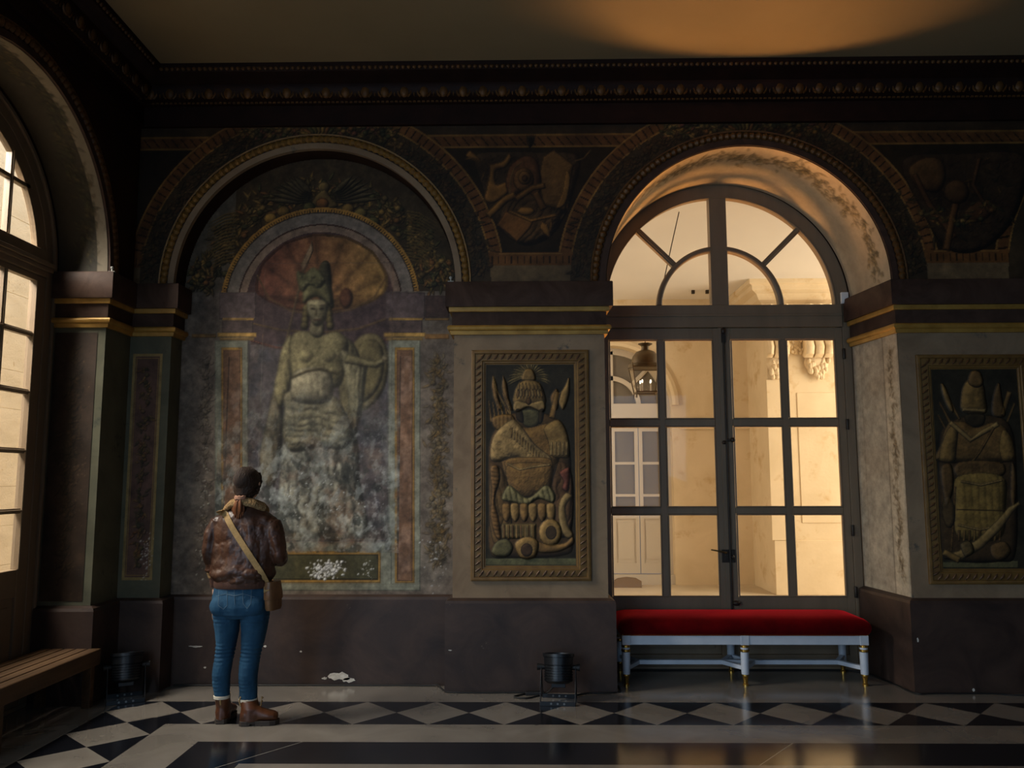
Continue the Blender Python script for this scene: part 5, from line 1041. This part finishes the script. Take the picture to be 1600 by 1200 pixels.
        for u, w, hh in ((.02, .028, .065), (.12, .042, .085), (.3, .045, .105), (.45, .043, .098), (.6, .047, .078), (.75, .051, .066), (.88, .045, .058), (.97, .024, .046)):
            c = h+d*L*u; rings.append([Vector((c.x, c.y, .022))+n*w*math.cos(a)+Vector((0,0,hh*.5+hh*.5*math.sin(a))) for a in np.linspace(0, 2*PI, 21)[:-1]])
        m.loft(rings)
        b = m.build(name, M_BOOT); fuse(b, .005, 3); put(b)
        so = MB(); out = [(0, .025), (.06, .038), (.2, .043), (.42, .038), (.62, .048), (.78, .052), (.92, .042), (1.0, .018)]
        P = [h+d*L*u+n*w for u, w in out]+[h+d*L*u-n*w for u, w in out[::-1]]; xprism(so, [(p.x, p.y) for p in P], .012, .030)
        H = [h+d*L*u+n*w for u, w in out[:3]+[(.28, .042)]]+[h+d*L*u-n*w for u, w in ([(.28, .042)]+out[:3][::-1])]; xprism(so, [(p.x, p.y) for p in H], 0, .014)
        F = [h+d*L*u+n*w for u, w in [(.4, .037)]+out[4:]]+[h+d*L*u-n*w for u, w in (out[4:][::-1]+[(.4, .037)])]; xprism(so, [(p.x, p.y) for p in F], 0, .014)
        so = so.build('sole', M_SOLE, bevel=.003); so.data.transform(off); so.parent = b
        lc = MB(); 
        for k in range(5):
            c = sh+d*(.052+.004*k)+Vector((0,0,.075+.022*k)); lc.tube([c+n*.02, c+d*.008, c-n*.02], .0028, 6)
        ht = MB().tube([sh-d*.064+Vector((0,0,.12)), sh-d*.074+Vector((0,0,.15)), sh-d*.064+Vector((0,0,.175))], .005, 6).build('heel_tab', M_STRAP, smooth=60); ht.data.transform(off); ht.parent = b
        lc.tube([sh+d*.05+Vector((0,0,.065)), sh+d*.062+Vector((0,0,.12)), sh+d*.066+Vector((0,0,.172))], .003, 6)
        lc = lc.build('laces', M_STRAP, smooth=60); lc.data.transform(off); lc.parent = b
    boot('boot', 347, 1087, (-1.945, YP-.035, 0), (-1.955, YP+.205, 0), .052)
    boot('boot', 388, 1092, (-1.815, YP-.045, 0), (-1.575, YP-.005, 0), .056)
    # --- leather jacket
    m = MB()
    T = [(362, 408, 792, .062, 0), (352, 418, 800, .080, 0), (338, 431, 809, .098, 0), (333, 435, 820, .108, -.004), (332, 435, 836, .116, -.008), (333, 433, 855, .120, -.010), (333, 431, 872, .124, -.012), (332, 431, 886, .132, -.016), (332, 431, 897, .136, -.018), (335, 428, 905, .130, -.014), (338, 424, 910, .124, -.010)]
    m.loft([pxr(a, b, y, ry, dy) for a, b, y, ry, dy in T])
    m.tube([V(344, 815, 0), V(332, 838, -.012), V(329, 862, -.008), V(331, 884, .012), V(333, 898, .026)], [.066, .058, .054, .047, .040], 18)
    m.tube([V(424, 818, 0), V(434, 838, -.022), V(437, 862, -.018), V(432, 874, .06), V(418, 868, .14)], [.068, .064, .060, .056, .046], 18); m.ball(V(436, 866, -.005), (.060, .062, .064), 14, 10)
    for k, (y, r) in enumerate(((868, .055), (876, .052), (884, .050), (891, .047))): p = V(330.5, y, .0+.006*k); m.ball(p, (r, r+.002, .010), 16, 8)
    m.ball(V(345, 818, 0), (.066, .064, .060), 16, 12); m.ball(V(423, 820, 0), (.068, .066, .062), 16, 12)
    jk = m.build('leather_jacket', M_LEA); fuse(jk, .006, 3)
    me = jk.data; co = np.empty(len(me.vertices)*3); me.vertices.foreach_get('co', co); co = co.reshape(-1, 3); no = np.array([v.normal[:] for v in me.vertices])
    x, z = co[:,0], co[:,2]; f = (np.abs(fbm(x*7+z*2, z*5-x*3, 14)-.5)*2)**.7*.020-.008 + (np.abs(np.sin(z*38+5*fbm(x*6, z*6, 5)))**2)*.011*np.exp(-((z-.93)/.07)**2) + np.sin(x*46+z*10+5*fbm(x*5, z*4, 9))*.0045*np.exp(-((z-1.18)/.12)**2)
    co += no*(f)[:, None]; me.vertices.foreach_set('co', co.ravel()); me.update()
    kb = BVHTree.FromPolygons([v.co[:] for v in me.vertices], [p.vertices[:] for p in me.polygons]); put(jk)
    hm = MB(); hm.loft([pxr(338, 424, 904, .128, -.012), pxr(336.5, 424.5, 907, .134, -.013), pxr(336, 424, 913, .134, -.012), pxr(337, 423, 917, .130, -.010), pxr(338.5, 421.5, 916, .124, -.010), pxr(338.5, 421.5, 905, .122, -.010)], True); put(hm.build('knitted_hem', M_KNIT, smooth=60))
    cf = MB(); cf.tube([V(331.5, 889, .018), V(333, 901, .028)], [.047, .042], 16); put(cf.build('shearling_cuff', M_SHEAR, smooth=60))
    cf = MB(); cf.tube([V(333, 900, .027), V(333.5, 918, .032)], [.039, .031], 16); put(cf.build('knitted_cuff', M_KNIT, smooth=60))
    # shearling collar laid over the shoulders
    cl = MB(); P = [V(404, 806, .10), V(412, 798, .055), V(412, 792, -.01), V(402, 786, -.062), V(386, 782, -.082), V(368, 786, -.064), V(357, 793, -.012), V(357, 799, .05), V(366, 807, .10)]
    cl.tube(P, [(.016, .022), (.022, .034), (.024, .036), (.024, .036), (.024, .034), (.024, .036), (.024, .036), (.022, .034), (.016, .022)], 14)
    c = cl.build('shearling_collar', M_SHEAR); fuse(c, .006, 2); put(c)
    # --- hair: cap, low knot, tied tail
    hr = MB(); hr.ball(hc+Vector((.001, -.022, .026)), (.081, .100, .093), 22, 16); hr.ball(hc+Vector((-.004, -.058, -.022)), (.070, .058, .066), 18, 12); hr.ball(hc+Vector((-.008, -.082, -.058)), (.046, .030, .036), 14, 10); hr.ball(hc+Vector((-.010, -.078, -.078)), (.036, .030, .036), 14, 10); hr.ball(hc+Vector((0, -.04, -.06)), (.060, .05, .05), 14, 10)
    for s in (-1, 1): hr.tube([hc+Vector((s*.056, .03, .075)), hc+Vector((s*.072, .018, .02)), hc+Vector((s*.066, -.02, -.05)), hc+Vector((s*.03, -.075, -.075))], [.02, .02, .018, .014], 10)
    h = hr.build('hair', M_HAIR); fuse(h, .006, 2)
    me = h.data; nn_ = [v.normal.copy() for v in me.vertices]; kc = hc+Vector((-.008, -.1, -.075))
    for v in me.vertices:
        d = v.co-kc; a = math.atan2(d.x, d.z); v.co += nn_[v.index]*(.0016*math.sin(a*26+4*math.sin(d.length*18)))
        if (v.co-hc).y > .055 and v.co.z < hc.z+.055: v.co.y -= .05
    me.update(); put(h)
    sr = MB(); r = random.Random(12)
    for k in range(150):
        a = r.uniform(-1.35, 1.35); e0 = r.uniform(.75, 1.0); P = []
        for t in np.linspace(0, 1, 8):      # from the parting over the skull to the knot
            la = 1.25*(1-t)*e0-.75*t; lo = a*(1-t**2.2)+.02*math.sin(9*t+k); x = .083*math.cos(la)*math.sin(lo); y = -.104*math.cos(la)*math.cos(lo)-.022; z = .099*math.sin(la)+.024
            P.append(hc+Vector((x-.006*t, min(y, -.0), z)))
        sr.tube(P, [.001, .002, .0022, .0022, .0022, .0022, .002, .0016], 5)
    put(sr.build('hair_strands', M_HAIR, smooth=60)).parent = h
    tl = MB(); b0 = hc+Vector((-.012, -.105, -.085)); r = random.Random(6)
    for k in range(26): 
        ox, oy = r.gauss(0, .010), r.gauss(0, .007); e = r.uniform(.10, .145); tl.tube([b0+Vector((ox*.5, oy*.4, .01)), b0+Vector((ox*1.5, -.012+oy, -.035)), b0+Vector((ox*1.9-.004, -.006+oy, -.08)), b0+Vector((ox*1.5-.008, oy+.004, -e))], [.006, .0085, .008, .0025], 7)
    put(tl.build('hair_tail', M_TAIL, smooth=60)).parent = h
    sc_ = MB()
    for k in range(3): sc_.loft([[b0+Vector((.030*math.cos(q)+.008*math.cos(p)*math.cos(q), .020*math.sin(q)+.008*math.cos(p)*math.sin(q), -.006*k+.006+.008*math.sin(p)+.003*math.sin(q*7+k))) for p in np.linspace(0, 2*PI, 9)[:-1]] for q in np.linspace(0, 2*PI, 25)], False)
    put(sc_.build('hair_tie', mat('dusty_pink_hair_tie', (176, 128, 100), .8), smooth=60)).parent = h
    # --- shoulder bag and strap: a thing of its own
    bag = thing('shoulder_bag', 'brown shoulder bag on a tan strap worn across the leather jacket', 'bag', (-1.66, YP-.02, .80)); ob = Matrix.Translation((1.66, -YP+.02, -.80))
    def pb(o, p=bag): o.data.transform(ob); o.parent = p; return o
    cen = [(351, 798), (352.5, 803), (356, 812), (364, 827), (374, 843), (385, 860), (396, 877), (404, 889), (411, 900), (417, 910), (424, 921)]; L, Rr = [], []
    pts = []
    for (a, b), (c, d) in zip(cen, cen[1:]): pts += [(a+(c-a)*t, b+(d-b)*t) for t in (0, .33, .67)]
    pts.append(cen[-1]); C3 = [on(kb, a, b, .008) if b < 912 else on(jb, min(a, 424), b, .012) for a, b in pts]
    for _ in range(2): C3 = [C3[0]]+[(C3[i-1]+C3[i]*2+C3[i+1])/4 for i in range(1, len(C3)-1)]+[C3[-1]]
    C3 = [V(353, 806, .11), V(351, 800, .07), V(350, 796, .02)]+C3
    rings = []
    for i, p in enumerate(C3):
        t = (C3[min(i+1, len(C3)-1)]-C3[max(i-1, 0)]).normalized(); nn = Vector((-.15, -1, .25)) if i > 3 else Vector((-.2, -.3 if i > 1 else .3, 1)); s_ = t.cross(nn).normalized()*.019; u = s_.cross(t).normalized()*.0022
        rings.append([p-s_-u, p+s_-u, p+s_+u, p-s_+u])
    st = MB(); st.loft(rings); pb(st.build('strap', M_STRAP, smooth=50))
    bm_ = MB(); bc = V(428.5, 929, -.02); tw = 1.32
    rg = []
    for z, a, b in ((.085, .064, .020), (.075, .072, .024), (.0, .078, .030), (-.075, .074, .030), (-.092, .066, .024)):
        rg.append(ring(bc+Vector((.012*(-z)*4, 0, z)), a, b, 24, tw, 2.5))
    bm_.loft(rg); bb = pb(bm_.build('bag_body', M_BAG, smooth=50))
    fl = MB(); fl.loft([ring(bc+Vector((.012*(-z)*4, 0, z)), a, b, 24, tw, 2.5) for z, a, b in ((.090, .060, .016), (.088, .070, .027), (.02, .080, .035), (-.02, .081, .036), (-.025, .078, .032))], True); pb(fl.build('bag_flap', mat('darker_bag_flap', (134, 96, 60), .5, (108, 74, 46), 8, bump=.15), smooth=50))
person()
